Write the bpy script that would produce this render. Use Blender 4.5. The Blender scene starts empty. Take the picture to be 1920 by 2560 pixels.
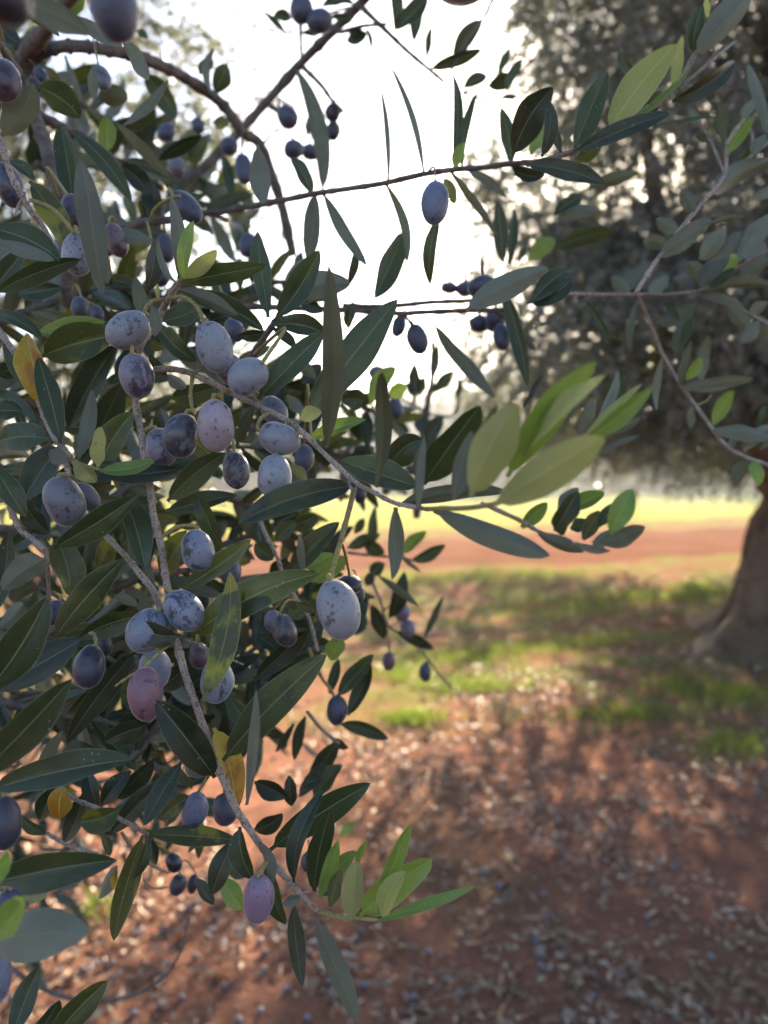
import bpy, math, random
import numpy as np
from mathutils import Vector, Matrix, noise
random.seed(7)
sc = bpy.context.scene
COL = sc.collection
R = math.radians

# ---------------------------------------------------------------- camera
FPX = 1923.0                      # focal length in photograph pixels
CAM_H = 1.4
PITCH = R(2.7)
cam = bpy.data.cameras.new('camera')
cam.sensor_fit = 'VERTICAL'; cam.sensor_height = 36.0
cam.lens = FPX / 2560 * 36.0
cam.clip_start = 0.01; cam.clip_end = 2000
cam.dof.use_dof = True
cam.dof.focus_distance = 0.292
cam.dof.aperture_fstop = cam.lens / 3.0
cam_o = bpy.data.objects.new('camera', cam); COL.objects.link(cam_o)
cam_o.location = (0, 0, CAM_H)
cam_o.rotation_euler = (math.pi/2 - PITCH, 0, 0)
sc.camera = cam_o
CM = Matrix.Translation((0, 0, CAM_H)) @ Matrix.Rotation(math.pi/2 - PITCH, 4, 'X')
CR = CM.to_3x3()
def cs(px, py, d):
    """photo pixel + depth -> camera space"""
    return Vector(((px - 960) / FPX * d, -(py - 1280) / FPX * d, -d))
def W(v): return CM @ v
K = 640.0 / 1659.0
TILE = {c: ((i % 3) * 640, (i // 3) * 640) for i, c in enumerate('ABCDEFGHIJKL')}
def px(tile, u, v):
    o = TILE[tile]
    return (o[0] + u * K, o[1] + v * K)

# ---------------------------------------------------------------- sun, sky, view
SUN_EL, SUN_AZ = R(20.3), R(19.1)      # azimuth to the right of the view direction (+Y)
w = bpy.data.worlds.new('World'); sc.world = w; w.use_nodes = True
nt = w.node_tree
sky = nt.nodes.new('ShaderNodeTexSky'); sky.sky_type = 'NISHITA'
sky.sun_disc = False; sky.sun_elevation = SUN_EL; sky.sun_rotation = SUN_AZ
sky.air_density = .75; sky.dust_density = 1.6; sky.ozone_density = .6
nt.links.new(sky.outputs[0], nt.nodes['Background'].inputs[0])
nt.nodes['Background'].inputs[1].default_value = 0.052
sd = Vector((math.sin(SUN_AZ) * math.cos(SUN_EL), math.cos(SUN_AZ) * math.cos(SUN_EL), math.sin(SUN_EL)))
sl = bpy.data.lights.new('sun', 'SUN'); sl.energy = 5.0; sl.angle = R(0.5); sl.color = (1.0, 0.83, 0.62)
so = bpy.data.objects.new('sun', sl); COL.objects.link(so)
so.rotation_euler = sd.to_track_quat('Z', 'Y').to_euler()
so.location = (0, 0, 20)
sc.view_settings.view_transform = 'Standard'; sc.view_settings.look = 'None'
sc.view_settings.exposure = 2.95; sc.view_settings.gamma = 1.0
sc.render.engine = 'CYCLES'
sc.cycles.use_denoising = True
sc.cycles.max_bounces = 8; sc.cycles.transparent_max_bounces = 8
sc.cycles.sample_clamp_indirect = 6.0

# ---------------------------------------------------------------- materials
class NT:
    def __init__(s, name):
        s.m = bpy.data.materials.new(name); s.m.use_nodes = True
        s.t = s.m.node_tree; s.t.nodes.clear()
        s.out = s.n('ShaderNodeOutputMaterial')
    def n(s, typ, **kw):
        nd = s.t.nodes.new(typ)
        for k, v in kw.items():
            if k.startswith('i_'):
                nd.inputs[k[2:].replace('_', ' ')].default_value = v
            else: setattr(nd, k, v)
        return nd
    def l(s, a, b): s.t.links.new(a, b)
    def mix(s, f, a, b, blend='MIX'):
        nd = s.n('ShaderNodeMix', data_type='RGBA', blend_type=blend)
        for sock, v in ((nd.inputs[0], f), (nd.inputs[6], a), (nd.inputs[7], b)):
            if hasattr(v, 'links') or hasattr(v, 'is_output'): s.l(v, sock)
            elif isinstance(v, (int, float)): sock.default_value = v
            else: sock.default_value = (*v, 1)
        return nd.outputs[2]
    def math(s, op, a, b=None, c=None, clamp=False):
        nd = s.n('ShaderNodeMath', operation=op, use_clamp=clamp)
        for i, v in enumerate((a, b, c)):
            if v is None: continue
            if isinstance(v, (int, float)): nd.inputs[i].default_value = v
            else: s.l(v, nd.inputs[i])
        return nd.outputs[0]
    def ramp(s, f, lo, hi):
        nd = s.n('ShaderNodeMapRange', clamp=True, interpolation_type='SMOOTHSTEP')
        s.l(f, nd.inputs[0]); nd.inputs[1].default_value = lo; nd.inputs[2].default_value = hi
        return nd.outputs[0]
    def noise(s, vec, scale, detail=2, rough=.5, dist=0):
        nd = s.n('ShaderNodeTexNoise', i_Scale=scale, i_Detail=detail, i_Roughness=rough, i_Distortion=dist)
        if vec is not None: s.l(vec, nd.inputs['Vector'])
        return nd.outputs[0]

def leaf_mat(name, front, front2, back, rib, trans, tcol, rough=.36, blotch=None, blotch_lo=.62, sheen=.35):
    a = NT(name)
    uv = a.n('ShaderNodeUVMap', uv_map='UVMap')
    sep = a.n('ShaderNodeSeparateXYZ'); a.l(uv.outputs[0], sep.inputs[0])
    oi = a.n('ShaderNodeObjectInfo'); rnd = oi.outputs['Random']
    tc = a.n('ShaderNodeTexCoord')
    vec = a.n('ShaderNodeVectorMath', operation='ADD'); a.l(tc.outputs['Object'], vec.inputs[0])
    cmb = a.n('ShaderNodeCombineXYZ'); a.l(a.math('MULTIPLY', rnd, 7.0), cmb.inputs[0]); a.l(cmb.outputs[0], vec.inputs[1])
    v = vec.outputs[0]
    across = a.math('ABSOLUTE', a.math('SUBTRACT', sep.outputs[1], .5))
    ribm = a.math('SUBTRACT', 1.0, a.ramp(across, .010, .034))
    # side veins: slanted stripes, very faint
    wv = a.math('SINE', a.math('MULTIPLY', a.math('SUBTRACT', sep.outputs[0], a.math('MULTIPLY', across, .45)), 110.0))
    vein = a.math('MULTIPLY', a.math('MULTIPLY', a.ramp(wv, .8, 1.0), a.ramp(a.noise(v, 50, 1), .4, .65)), .11)
    n1 = a.noise(v, 60, 3, .6)
    n2 = a.noise(v, 700, 2, .6)
    f = a.mix(a.ramp(n1, .35, .68), front, front2)
    f = a.mix(a.math('MULTIPLY', a.ramp(n2, .45, .7), .3), f, [min(1, c*1.7 + .012) for c in front])
    hs = a.n('ShaderNodeHueSaturation'); hs.inputs['Saturation'].default_value = .95
    a.l(a.math('ADD', .47, a.math('MULTIPLY', a.math('FRACT', a.math('MULTIPLY', rnd, 13.7)), .05)), hs.inputs['Hue'])
    a.l(a.math('ADD', .72, a.math('MULTIPLY', rnd, .6)), hs.inputs['Value'])
    a.l(f, hs.inputs['Color']); f = hs.outputs[0]
    f = a.mix(vein, f, rib)
    if blotch:
        b1 = a.noise(v, 38, 4, .65, .6)
        f = a.mix(a.ramp(b1, blotch_lo, blotch_lo + .12), f, blotch)
    f = a.mix(a.math('MULTIPLY', ribm, .9), f, rib)
    edge = a.math('MULTIPLY', a.ramp(across, .465, .49), .55)  # naturally paler margin, brightened to paint in the backlit rim
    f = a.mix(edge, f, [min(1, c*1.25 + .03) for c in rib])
    # dust and pale specks
    vo = a.n('ShaderNodeTexVoronoi', i_Scale=420.0); a.l(v, vo.inputs['Vector'])
    speck = a.math('MULTIPLY', a.math('LESS_THAN', vo.outputs['Distance'], .13), a.ramp(a.noise(v, 90, 1), .56, .66))
    f = a.mix(a.math('MULTIPLY', speck, .7), f, (.34, .34, .28))
    scar = a.math('MULTIPLY', a.ramp(a.noise(v, 260, 3, .6, .5), .66, .70), a.ramp(a.noise(v, 45, 1), .5, .6))
    f = a.mix(a.math('MULTIPLY', scar, .75), f, (.10, .075, .04))
    dust = a.ramp(a.noise(v, 110, 5, .7), .5, .8)
    f = a.mix(a.math('MULTIPLY', dust, .12), f, (.17, .17, .15))
    b = a.mix(a.ramp(n1, .3, .7), back, [c*.8 for c in back])
    hb = a.n('ShaderNodeHueSaturation'); a.l(a.math('ADD', .75, a.math('MULTIPLY', rnd, .5)), hb.inputs['Value']); a.l(b, hb.inputs['Color'])
    b = a.mix(a.math('MULTIPLY', ribm, .4), hb.outputs[0], [min(1, c*1.5) for c in back])
    geo = a.n('ShaderNodeNewGeometry')
    bf = geo.outputs['Backfacing']
    colr = a.mix(bf, f, b)
    p = a.n('ShaderNodeBsdfPrincipled')
    a.l(colr, p.inputs['Base Color'])
    rr = a.math('ADD', a.math('MULTIPLY', bf, .25), a.math('ADD', rough - .08, a.math('MULTIPLY', n1, .2)))
    a.l(rr, p.inputs['Roughness'])
    p.inputs['Sheen Weight'].default_value = 0.0
    p.inputs['Specular IOR Level'].default_value = .36
    h = a.math('ADD', a.math('MULTIPLY', ribm, -.8), a.math('ADD', a.math('MULTIPLY', vein, -.5), a.math('MULTIPLY', n2, .55)))
    bp = a.n('ShaderNodeBump', i_Strength=.35, i_Distance=.0006); a.l(h, bp.inputs['Height']); a.l(bp.outputs[0], p.inputs['Normal'])
    t = a.n('ShaderNodeBsdfTranslucent'); t.inputs[0].default_value = (*tcol, 1)
    ms = a.n('ShaderNodeMixShader'); ms.inputs[0].default_value = trans
    a.l(p.outputs[0], ms.inputs[1]); a.l(t.outputs[0], ms.inputs[2]); a.l(ms.outputs[0], a.out.inputs[0])
    return a.m

M = {}
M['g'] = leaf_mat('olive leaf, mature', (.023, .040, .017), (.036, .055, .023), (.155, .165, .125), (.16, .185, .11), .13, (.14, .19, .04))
M['d'] = leaf_mat('olive leaf, old', (.016, .025, .013), (.025, .034, .017), (.12, .13, .10), (.11, .13, .08), .08, (.1, .14, .03))  # mature leaf darkened in colour, for shade inside the foliage
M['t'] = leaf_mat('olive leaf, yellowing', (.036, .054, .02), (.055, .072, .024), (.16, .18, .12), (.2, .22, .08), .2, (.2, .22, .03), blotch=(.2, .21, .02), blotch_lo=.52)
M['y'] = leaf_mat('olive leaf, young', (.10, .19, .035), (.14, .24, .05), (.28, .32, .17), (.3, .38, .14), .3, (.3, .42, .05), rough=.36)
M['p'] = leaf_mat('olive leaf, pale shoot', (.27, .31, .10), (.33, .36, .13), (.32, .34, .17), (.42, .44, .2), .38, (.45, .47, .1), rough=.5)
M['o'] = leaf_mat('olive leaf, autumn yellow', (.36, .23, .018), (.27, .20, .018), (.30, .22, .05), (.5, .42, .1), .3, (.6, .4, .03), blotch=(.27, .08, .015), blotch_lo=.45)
M['s'] = M['g']

def bark_mat(name, c1, c2, spot, scale=300):
    a = NT(name)
    tc = a.n('ShaderNodeTexCoord'); v = tc.outputs['Object']
    n1 = a.noise(v, scale*.35, 5, .65); n2 = a.noise(v, scale*3.4, 3, .6)
    f = a.mix(a.ramp(n1, .35, .65), c1, c2)
    f = a.mix(a.math('MULTIPLY', a.ramp(n2, .53, .62), .75), f, spot)
    p = a.n('ShaderNodeBsdfPrincipled', i_Roughness=.85); p.inputs['Specular IOR Level'].default_value = .2; a.l(f, p.inputs['Base Color'])
    bp = a.n('ShaderNodeBump', i_Strength=.6, i_Distance=.001*300/scale); a.l(a.math('ADD', n1, n2), bp.inputs['Height']); a.l(bp.outputs[0], p.inputs['Normal'])
    a.l(p.outputs[0], a.out.inputs[0]); return a.m
M['S'] = bark_mat('twig bark', (.43, .355, .295), (.27, .21, .17), (.075, .06, .05))
M['N'] = bark_mat('old branch bark', (.19, .155, .135), (.10, .082, .072), (.04, .035, .033))
M['Y'] = bark_mat('young twig', (.36, .3, .13), (.27, .24, .10), (.16, .12, .06))
M['T'] = bark_mat('olive trunk bark', (.17, .108, .07), (.07, .045, .031), (.22, .15, .105), 14)

def olive_mat():
    a = NT('olive skin with bloom')
    oi = a.n('ShaderNodeObjectInfo'); tc = a.n('ShaderNodeTexCoord')
    rnd = oi.outputs['Random']
    cmb = a.n('ShaderNodeCombineXYZ'); a.l(a.math('MULTIPLY', rnd, 9.0), cmb.inputs[0]); a.l(rnd, cmb.inputs[2])
    ad = a.n('ShaderNodeVectorMath', operation='ADD'); a.l(tc.outputs['Object'], ad.inputs[0]); a.l(cmb.outputs[0], ad.inputs[1]); v = ad.outputs[0]
    # rubbed patches with ragged edges; the object's alpha says how much bloom is gone
    big = a.math('ADD', a.math('MULTIPLY', a.noise(v, 95, 5, .68, 1.0), .78), a.math('MULTIPLY', a.noise(v, 900, 2, .6), .22))
    thr = a.math('SUBTRACT', .72, a.math('MULTIPLY', oi.outputs['Alpha'], .34))
    rub = a.math('MULTIPLY', a.math('SUBTRACT', big, thr), 26.0, clamp=True)
    # scuffs and scratches: thin iso-lines of two stretched noises
    mp = a.n('ShaderNodeMapping'); mp.inputs['Scale'].default_value = (1, 1, .3); mp.inputs['Rotation'].default_value = (.5, .3, 0); a.l(v, mp.inputs[0])
    s1 = a.math('SUBTRACT', 1.0, a.ramp(a.math('ABSOLUTE', a.math('SUBTRACT', a.noise(mp.outputs[0], 210, 3, .6, 1.5), .5)), .004, .016))
    scr = a.math('MULTIPLY', s1, a.ramp(a.noise(v, 170, 2), .52, .60))
    # specks of uneven size and shape
    dv = a.n('ShaderNodeVectorMath', operation='ADD'); a.l(v, dv.inputs[0])
    nc = a.n('ShaderNodeTexNoise', i_Scale=700.0); a.l(v, nc.inputs['Vector'])
    sc_ = a.n('ShaderNodeVectorMath', operation='SCALE'); a.l(nc.outputs[1], sc_.inputs[0]); sc_.inputs['Scale'].default_value = .0016; a.l(sc_.outputs[0], dv.inputs[1])
    vo = a.n('ShaderNodeTexVoronoi', i_Scale=420.0); a.l(dv.outputs[0], vo.inputs['Vector'])
    sp = a.math('MULTIPLY', a.math('LESS_THAN', vo.outputs['Distance'], a.math('MULTIPLY', a.math('SUBTRACT', a.noise(v, 190, 2), .25), 1.15)), a.ramp(a.noise(v, 120, 2), .49, .54))
    sp2 = a.ramp(a.noise(v, 1500, 2, .6), .64, .72)
    dark = a.math('MAXIMUM', a.math('MAXIMUM', rub, a.math('MULTIPLY', scr, .8)), a.math('MAXIMUM', a.math('MULTIPLY', sp, .85), a.math('MULTIPLY', sp2, .35)))
    skin = a.mix(.16, (.014, .013, .024), oi.outputs['Color'])
    bl = a.mix(a.math('MULTIPLY', a.ramp(a.noise(v, 110, 5, .68), .36, .66), .45), oi.outputs['Color'], a.mix(.55, oi.outputs['Color'], (.07, .065, .10)))
    c = a.mix(a.math('MULTIPLY', dark, .9), bl, skin)
    p = a.n('ShaderNodeBsdfPrincipled'); a.l(c, p.inputs['Base Color'])
    a.l(a.math('SUBTRACT', .52, a.math('MULTIPLY', dark, .24)), p.inputs['Roughness'])
    p.inputs['Specular IOR Level'].default_value = .6
    p.inputs['Coat Weight'].default_value = .12; p.inputs['Coat Roughness'].default_value = .3
    p.inputs['Sheen Weight'].default_value = .7; p.inputs['Sheen Roughness'].default_value = .28; p.inputs['Sheen Tint'].default_value = (.9, .92, 1, 1)
    bp = a.n('ShaderNodeBump', i_Strength=.25, i_Distance=.0005); a.l(a.math('SUBTRACT', a.noise(v, 600, 3, .6), a.math('MULTIPLY', dark, .5)), bp.inputs['Height']); a.l(bp.outputs[0], p.inputs['Normal'])
    a.l(p.outputs[0], a.out.inputs[0]); return a.m
M['olive'] = olive_mat()

def haze_box():
    V = [(x, y, z) for z in (-1, 11) for y in (-70, 610) for x in (-410, 410)]
    F = [(0, 2, 3, 1), (4, 5, 7, 6), (0, 1, 5, 4), (2, 6, 7, 3), (0, 4, 6, 2), (1, 3, 7, 5)]
    a = NT('haze')
    p = a.n('ShaderNodeVolumePrincipled'); p.inputs['Color'].default_value = (.86, .93, 1, 1)
    p.inputs['Density'].default_value = HAZE; p.inputs['Anisotropy'].default_value = .55
    a.l(p.outputs[0], a.out.inputs[1])
    tag(link('haze', mesh('haze', V, F, smooth=False), a.m), 'sunlit dusty air that veils the farther trees', 'haze', kind='stuff')
HAZE = .0011

# ---------------------------------------------------------------- scene bookkeeping
def tag(o, label=None, cat=None, group=None, kind=None):
    if label: o['label'] = label
    if cat: o['category'] = cat
    if group: o['group'] = group
    if kind: o['kind'] = kind
    return o
def link(name, me, mat, parent=None, loc=(0, 0, 0)):
    o = bpy.data.objects.new(name, me); COL.objects.link(o)
    if mat is not None: me.materials.append(mat)
    if parent is not None:
        o.parent = parent; o.location = Vector(loc) - parent.location
    else: o.location = loc
    return o
def mesh(name, verts, faces, uvs=None, smooth=True):
    me = bpy.data.meshes.new(name)
    me.from_pydata([tuple(v) for v in verts], [], faces)
    if uvs is not None:
        ul = me.uv_layers.new(name='UVMap')
        ul.data.foreach_set('uv', [c for f in faces for i in f for c in uvs[i]])
    if smooth: me.polygons.foreach_set('use_smooth', [True]*len(me.polygons))
    me.update(); return me

# ---------------------------------------------------------------- one olive leaf
def leaf_mesh(b, m, t, hw, roll, back, blunt, rng, NU=20, NV=4):
    """b, m, t: camera-space base, middle control and tip; hw: half width in metres as seen"""
    verts, uvs, faces = [], [], []
    fold = rng.uniform(.16, .62); curl = rng.uniform(-.1, .3); wav = rng.uniform(.02, .09); ph = rng.uniform(0, 6); tw = rng.uniform(-.55, .55)
    L = (t - b).length
    arch = rng.uniform(-.08, .13) * L
    lean = rng.uniform(-.08, .08)
    for i in range(NU + 1):
        s = i / NU
        c = b*(1-s)**2 + m*2*s*(1-s) + t*s*s
        tg = ((m - b)*(1-s) + (t - m)*s).normalized()
        view = c.normalized()
        n = (-view + tg*tg.dot(view)).normalized()
        sd_ = tg.cross(n).normalized()
        r = roll + tw*(s - .5)
        s2 = sd_*math.cos(r) + n*math.sin(r); n2 = n*math.cos(r) - sd_*math.sin(r)
        if back: n2 = -n2; s2 = -s2
        if blunt: prof = max(0, math.sin(math.pi*min(1, s**.85)))**.52
        else: prof = max(0, math.sin(math.pi*s**.98))**.68
        pet = .07
        if s < pet*1.6: prof = min(prof, .07 + max(0, (s - pet*.6)/(pet))*.5)
        if s > .955: prof = min(prof, .16*(1 - s)/.045 + .02)      # the small point at the tip
        h = hw*prof/max(.5, math.cos(r))
        if s < .12: h = max(h, min(hw*.6, .0005 + .001*(-c.z)))     # the petiole
        c = c + n2*(arch*4*s*(1-s))
        for j in range(-NV, NV + 1):
            v = j / NV
            wob = 1 + wav*math.sin(9*s + ph + (2 if j > 0 else 0))*abs(v)
            z = (fold*abs(v) - curl*v*v + wav*.7*math.sin(13*s + ph*1.7 + 2.5*v)*abs(v)) * h
            vv = v*wob + lean*(1 - v*v)*.3
            verts.append(c + s2*(vv*h) + n2*z); uvs.append((s, .5 + v*.5))
    k = 2*NV + 1
    for i in range(NU):
        for j in range(2*NV):
            a0 = i*k + j
            faces.append((a0, a0+1, a0+1+k, a0+k))
    return verts, faces, uvs

def build_leaf(parent, p0, p1, wpx, d0, d1, kind, bend, roll, blunt, rng, name='leaf', label=None):
    b, t = cs(*p0, d0), cs(*p1, d1)
    dx, dy = p1[0]-p0[0], p1[1]-p0[1]; L = math.hypot(dx, dy) or 1
    mp = ((p0[0]+p1[0])/2 - dy/L*bend*2, (p0[1]+p1[1])/2 + dx/L*bend*2)
    m = cs(*mp, (d0 + d1)/2)
    back = kind in 'szq'
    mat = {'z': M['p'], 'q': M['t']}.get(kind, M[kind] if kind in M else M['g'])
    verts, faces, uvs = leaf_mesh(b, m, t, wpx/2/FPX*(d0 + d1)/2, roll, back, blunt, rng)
    wb = W(b)
    verts = [W(v) - wb for v in verts]
    o = link(name, mesh(name, verts, faces, uvs), mat, parent, wb)
    if label: o['label'] = label
    return o

# ---------------------------------------------------------------- twigs and branches
def catmull(P, n=7):
    out = []
    for i in range(len(P) - 1):
        p0 = P[max(0, i-1)]; p1 = P[i]; p2 = P[i+1]; p3 = P[min(len(P)-1, i+2)]
        for k in range(n):
            t = k / n
            out.append(.5*((2*p1) + (p2 - p0)*t + (2*p0 - 5*p1 + 4*p2 - p3)*t*t + (3*p1 - p0 - 3*p2 + p3)*t**3))
    out.append(P[-1]); return out
def tube(C, r0, r1, rng, sides=10, knots=True, rad=None):
    verts, faces = [], []
    up = Vector((.3, .2, .93)); N = len(C); kn = 0
    prev = None
    for i, c in enumerate(C):
        tg = (C[min(N-1, i+1)] - C[max(0, i-1)]).normalized()
        if prev is None:
            x = tg.cross(up).normalized()
        else: x = (prev - tg*prev.dot(tg)).normalized()
        prev = x; y = tg.cross(x)
        s = i/(N-1)
        r = (r0 + (r1 - r0)*s) if rad is None else rad[i]
        r *= rng.uniform(.93, 1.07)
        if knots and i % 7 == 3: r *= 1.22
        if i == N-1: r *= .7
        for j in range(sides):
            a = 2*math.pi*j/sides
            verts.append(c + (x*math.cos(a) + y*math.sin(a))*r)
    for i in range(N-1):
        for j in range(sides):
            faces.append((i*sides+j, i*sides+(j+1) % sides, (i+1)*sides+(j+1) % sides, (i+1)*sides+j))
    faces.append(tuple(range(sides))[::-1]); faces.append(tuple((N-1)*sides+j for j in range(sides)))
    return verts, faces
STEMS = []     # (px, py, depth, branch) samples that stalks can reach for
def build_stem(parent, pts, w0, w1, mat, rng, name='stem', sides=10, knots=True, owner=None):
    """pts: (px, py, depth); w0, w1: thickness in photo pixels at the ends"""
    C = catmull([cs(*p) for p in pts])
    r0 = w0/2/FPX*pts[0][2]; r1 = w1/2/FPX*pts[-1][2]
    v, f = tube(C, r0, r1, rng, sides, knots)
    wb = W(C[0]); v = [W(q) - wb for q in v]
    o = link(name, mesh(name, v, f), mat, parent, wb)
    if owner is not None:
        for c in C: STEMS.append((960 - c.x/c.z*FPX, 1280 + c.y/c.z*FPX, -c.z, owner))
    return o
# ---------------------------------------------------------------- ground and setting
def G(px_, py_):
    v = CR @ Vector(((px_ - 960)/FPX, -(py_ - 1280)/FPX, -1))
    t = -CAM_H/v.z
    return Vector((v.x*t, v.y*t, 0))

def ground_mat():
    a = NT('red soil')
    tc = a.n('ShaderNodeTexCoord'); v = tc.outputs['Object']
    big = a.noise(v, .55, 4, .6); mid = a.noise(v, 4.5, 5, .62); fine = a.noise(v, 48, 4, .65)
    c = a.mix(a.ramp(mid, .3, .7), (.225, .112, .074), (.145, .076, .055))
    c = a.mix(a.math('MULTIPLY', a.ramp(fine, .5, .72), .55), c, (.38, .21, .14))
    c = a.mix(a.math('MULTIPLY', a.ramp(big, .5, .62), .5), c, (.13, .10, .055))
    # dry thatch and short green weed further under the trees
    sep = a.n('ShaderNodeSeparateXYZ'); a.l(v, sep.inputs[0])
    far = a.math('MULTIPLY', a.ramp(sep.outputs[1], 3.6, 5.2), a.math('SUBTRACT', 1.0, a.ramp(sep.outputs[1], 30, 60)))
    weed = a.math('MULTIPLY', far, a.ramp(a.noise(v, 1.6, 5, .7), .44, .57))
    c = a.mix(a.math('MULTIPLY', weed, .8), c, (.13, .15, .04))
    dry = a.math('MULTIPLY', far, a.ramp(a.noise(v, 3.1, 4, .6), .5, .62))
    c = a.mix(a.math('MULTIPLY', dry, .5), c, (.24, .19, .105))
    p = a.n('ShaderNodeBsdfPrincipled', i_Roughness=.95); a.l(c, p.inputs['Base Color'])
    p.inputs['Specular IOR Level'].default_value = 0.0
    bp = a.n('ShaderNodeBump', i_Strength=.8, i_Distance=.03); a.l(a.math('ADD', mid, a.math('MULTIPLY', fine, .5)), bp.inputs['Height']); a.l(bp.outputs[0], p.inputs['Normal'])
    a.l(p.outputs[0], a.out.inputs[0]); return a.m
def two_mat(name, c1, c2, scale, rough=.95, bump=.02, c3=None):
    a = NT(name); tc = a.n('ShaderNodeTexCoord'); v = tc.outputs['Object']
    n = a.noise(v, scale, 5, .65); n2 = a.noise(v, scale*7, 3, .6)
    c = a.mix(a.ramp(n, .36, .64), c1, c2)
    if c3: c = a.mix(a.math('MULTIPLY', a.ramp(n2, .5, .7), .6), c, c3)
    p = a.n('ShaderNodeBsdfPrincipled', i_Roughness=rough); a.l(c, p.inputs['Base Color'])
    p.inputs['Specular IOR Level'].default_value = 0.0
    bp = a.n('ShaderNodeBump', i_Strength=.6, i_Distance=bump); a.l(a.math('ADD', n, n2), bp.inputs['Height']); a.l(bp.outputs[0], p.inputs['Normal'])
    a.l(p.outputs[0], a.out.inputs[0]); return a.m

def sheet(name, near, far, z, mat, seed, x0=-260, x1=260, n=260, amp=.5):
    """a strip of ground between two wavy edges, near(x) and far(x) in metres"""
    rng = random.Random(seed); ph = [rng.uniform(0, 6) for _ in range(8)]
    wav = lambda x, k: amp*(math.sin(x*.9 + ph[k]) + .6*math.sin(x*2.3 + ph[k+1]) + .35*math.sin(x*5.1 + ph[k+2]))
    V, F = [], []
    for i in range(n + 1):
        s = i/n*2 - 1; x = (abs(s)**2.2)*(x1 if s > 0 else x0)
        a_, b_ = near(x) + wav(x, 0), far(x) + wav(x, 4)
        for j in range(5): V.append((x, a_ + (b_ - a_)*j/4, z))
    for i in range(n):
        for j in range(4): F.append((i*5+j, (i+1)*5+j, (i+1)*5+j+1, i*5+j+1))
    o = link(name, mesh(name, V, F, smooth=False), mat); tag(o, kind='structure'); return o

def build_ground():
    me = mesh('ground', [(-400, -60, 0), (400, -60, 0), (400, 600, 0), (-400, 600, 0)], [(0, 1, 2, 3)], smooth=False)
    tag(link('ground', me, ground_mat()), kind='structure')
    sheet('dirt_path', lambda x: 11.4 + .38*x if x > -6 else 9.1, lambda x: 16.6 + .45*x if x > -8 else 13, .004,
          two_mat('red earth path', (.155, .075, .05), (.115, .056, .038), .9, c3=(.2, .115, .078)), 3, amp=.22)
    sheet('lawn', lambda x: 19.5 + .5*x if x > -10 else 14.5, lambda x: 330.0, .008,
          two_mat('lawn', (.16, .175, .045), (.22, .21, .065), .5, c3=(.25, .235, .08)), 9, amp=.5)

# ---------------------------------------------------------------- many small leaves in one mesh (numpy)
def quads_mesh(name, V, tone, mat, faces_per=2, pts_per=6):
    """V: (n, 6, 3) leaf points: base, left, right, tip-left... folded along the middle"""
    n = V.shape[0]
    me = bpy.data.meshes.new(name)
    me.vertices.add(n*pts_per); me.vertices.foreach_set('co', V.reshape(-1).astype(np.float32))
    base = (np.arange(n)*pts_per)[:, None]
    # points: 0 base, 1 left, 2 tip, 3 right ; two triangles share the midrib 0-2
    loops = np.concatenate([base + np.array([[0, 1, 2]]), base + np.array([[0, 2, 3]])], 1).reshape(-1)
    me.loops.add(len(loops)); me.loops.foreach_set('vertex_index', loops.astype(np.int32))
    me.polygons.add(2*n)
    me.polygons.foreach_set('loop_start', (np.arange(2*n)*3).astype(np.int32))
    at = me.attributes.new('tone', 'FLOAT', 'POINT'); at.data.foreach_set('value', np.repeat(tone, pts_per).astype(np.float32))
    me.update(); me.validate()
    me.materials.append(mat); return me
def rnd_dirs(rs, n):
    d = rs.normal(size=(n, 3)); return d/np.linalg.norm(d, axis=1)[:, None]
def leaf_quads(rs, base, dirs, length, width, cup=.18):
    n = len(base); r = rnd_dirs(rs, n)
    side = np.cross(dirs, r); side /= np.linalg.norm(side, axis=1)[:, None] + 1e-9
    up = np.cross(side, dirs)
    L = length[:, None]; Wd = width[:, None]
    mid = base + dirs*L*.48
    return np.stack([base, mid + side*Wd*.5 + up*Wd*cup, base + dirs*L - up*L*.06, mid - side*Wd*.5 + up*Wd*cup], 1)

def tone_leaf_mat(name, dark, light, back, trans, tcol, rough=.42, spec=.5):
    a = NT(name)
    at = a.n('ShaderNodeAttribute', attribute_name='tone'); t = at.outputs['Fac']
    c = a.mix(t, dark, light)
    geo = a.n('ShaderNodeNewGeometry'); c = a.mix(geo.outputs['Backfacing'], c, back)
    p = a.n('ShaderNodeBsdfPrincipled', i_Roughness=rough); a.l(c, p.inputs['Base Color'])
    p.inputs['Specular IOR Level'].default_value = spec
    tr = a.n('ShaderNodeBsdfTranslucent'); tr.inputs[0].default_value = (*tcol, 1)
    ms = a.n('ShaderNodeMixShader'); ms.inputs[0].default_value = trans
    a.l(p.outputs[0], ms.inputs[1]); a.l(tr.outputs[0], ms.inputs[2]); a.l(ms.outputs[0], a.out.inputs[0])
    return a.m
CROWN = tone_leaf_mat('olive foliage', (.10, .11, .09), (.16, .17, .14), (.22, .225, .20), .2, (.18, .2, .09))
FARC = tone_leaf_mat('far foliage', (.05, .06, .028), (.10, .105, .05), (.10, .105, .06), .08, (.2, .22, .06))

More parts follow.
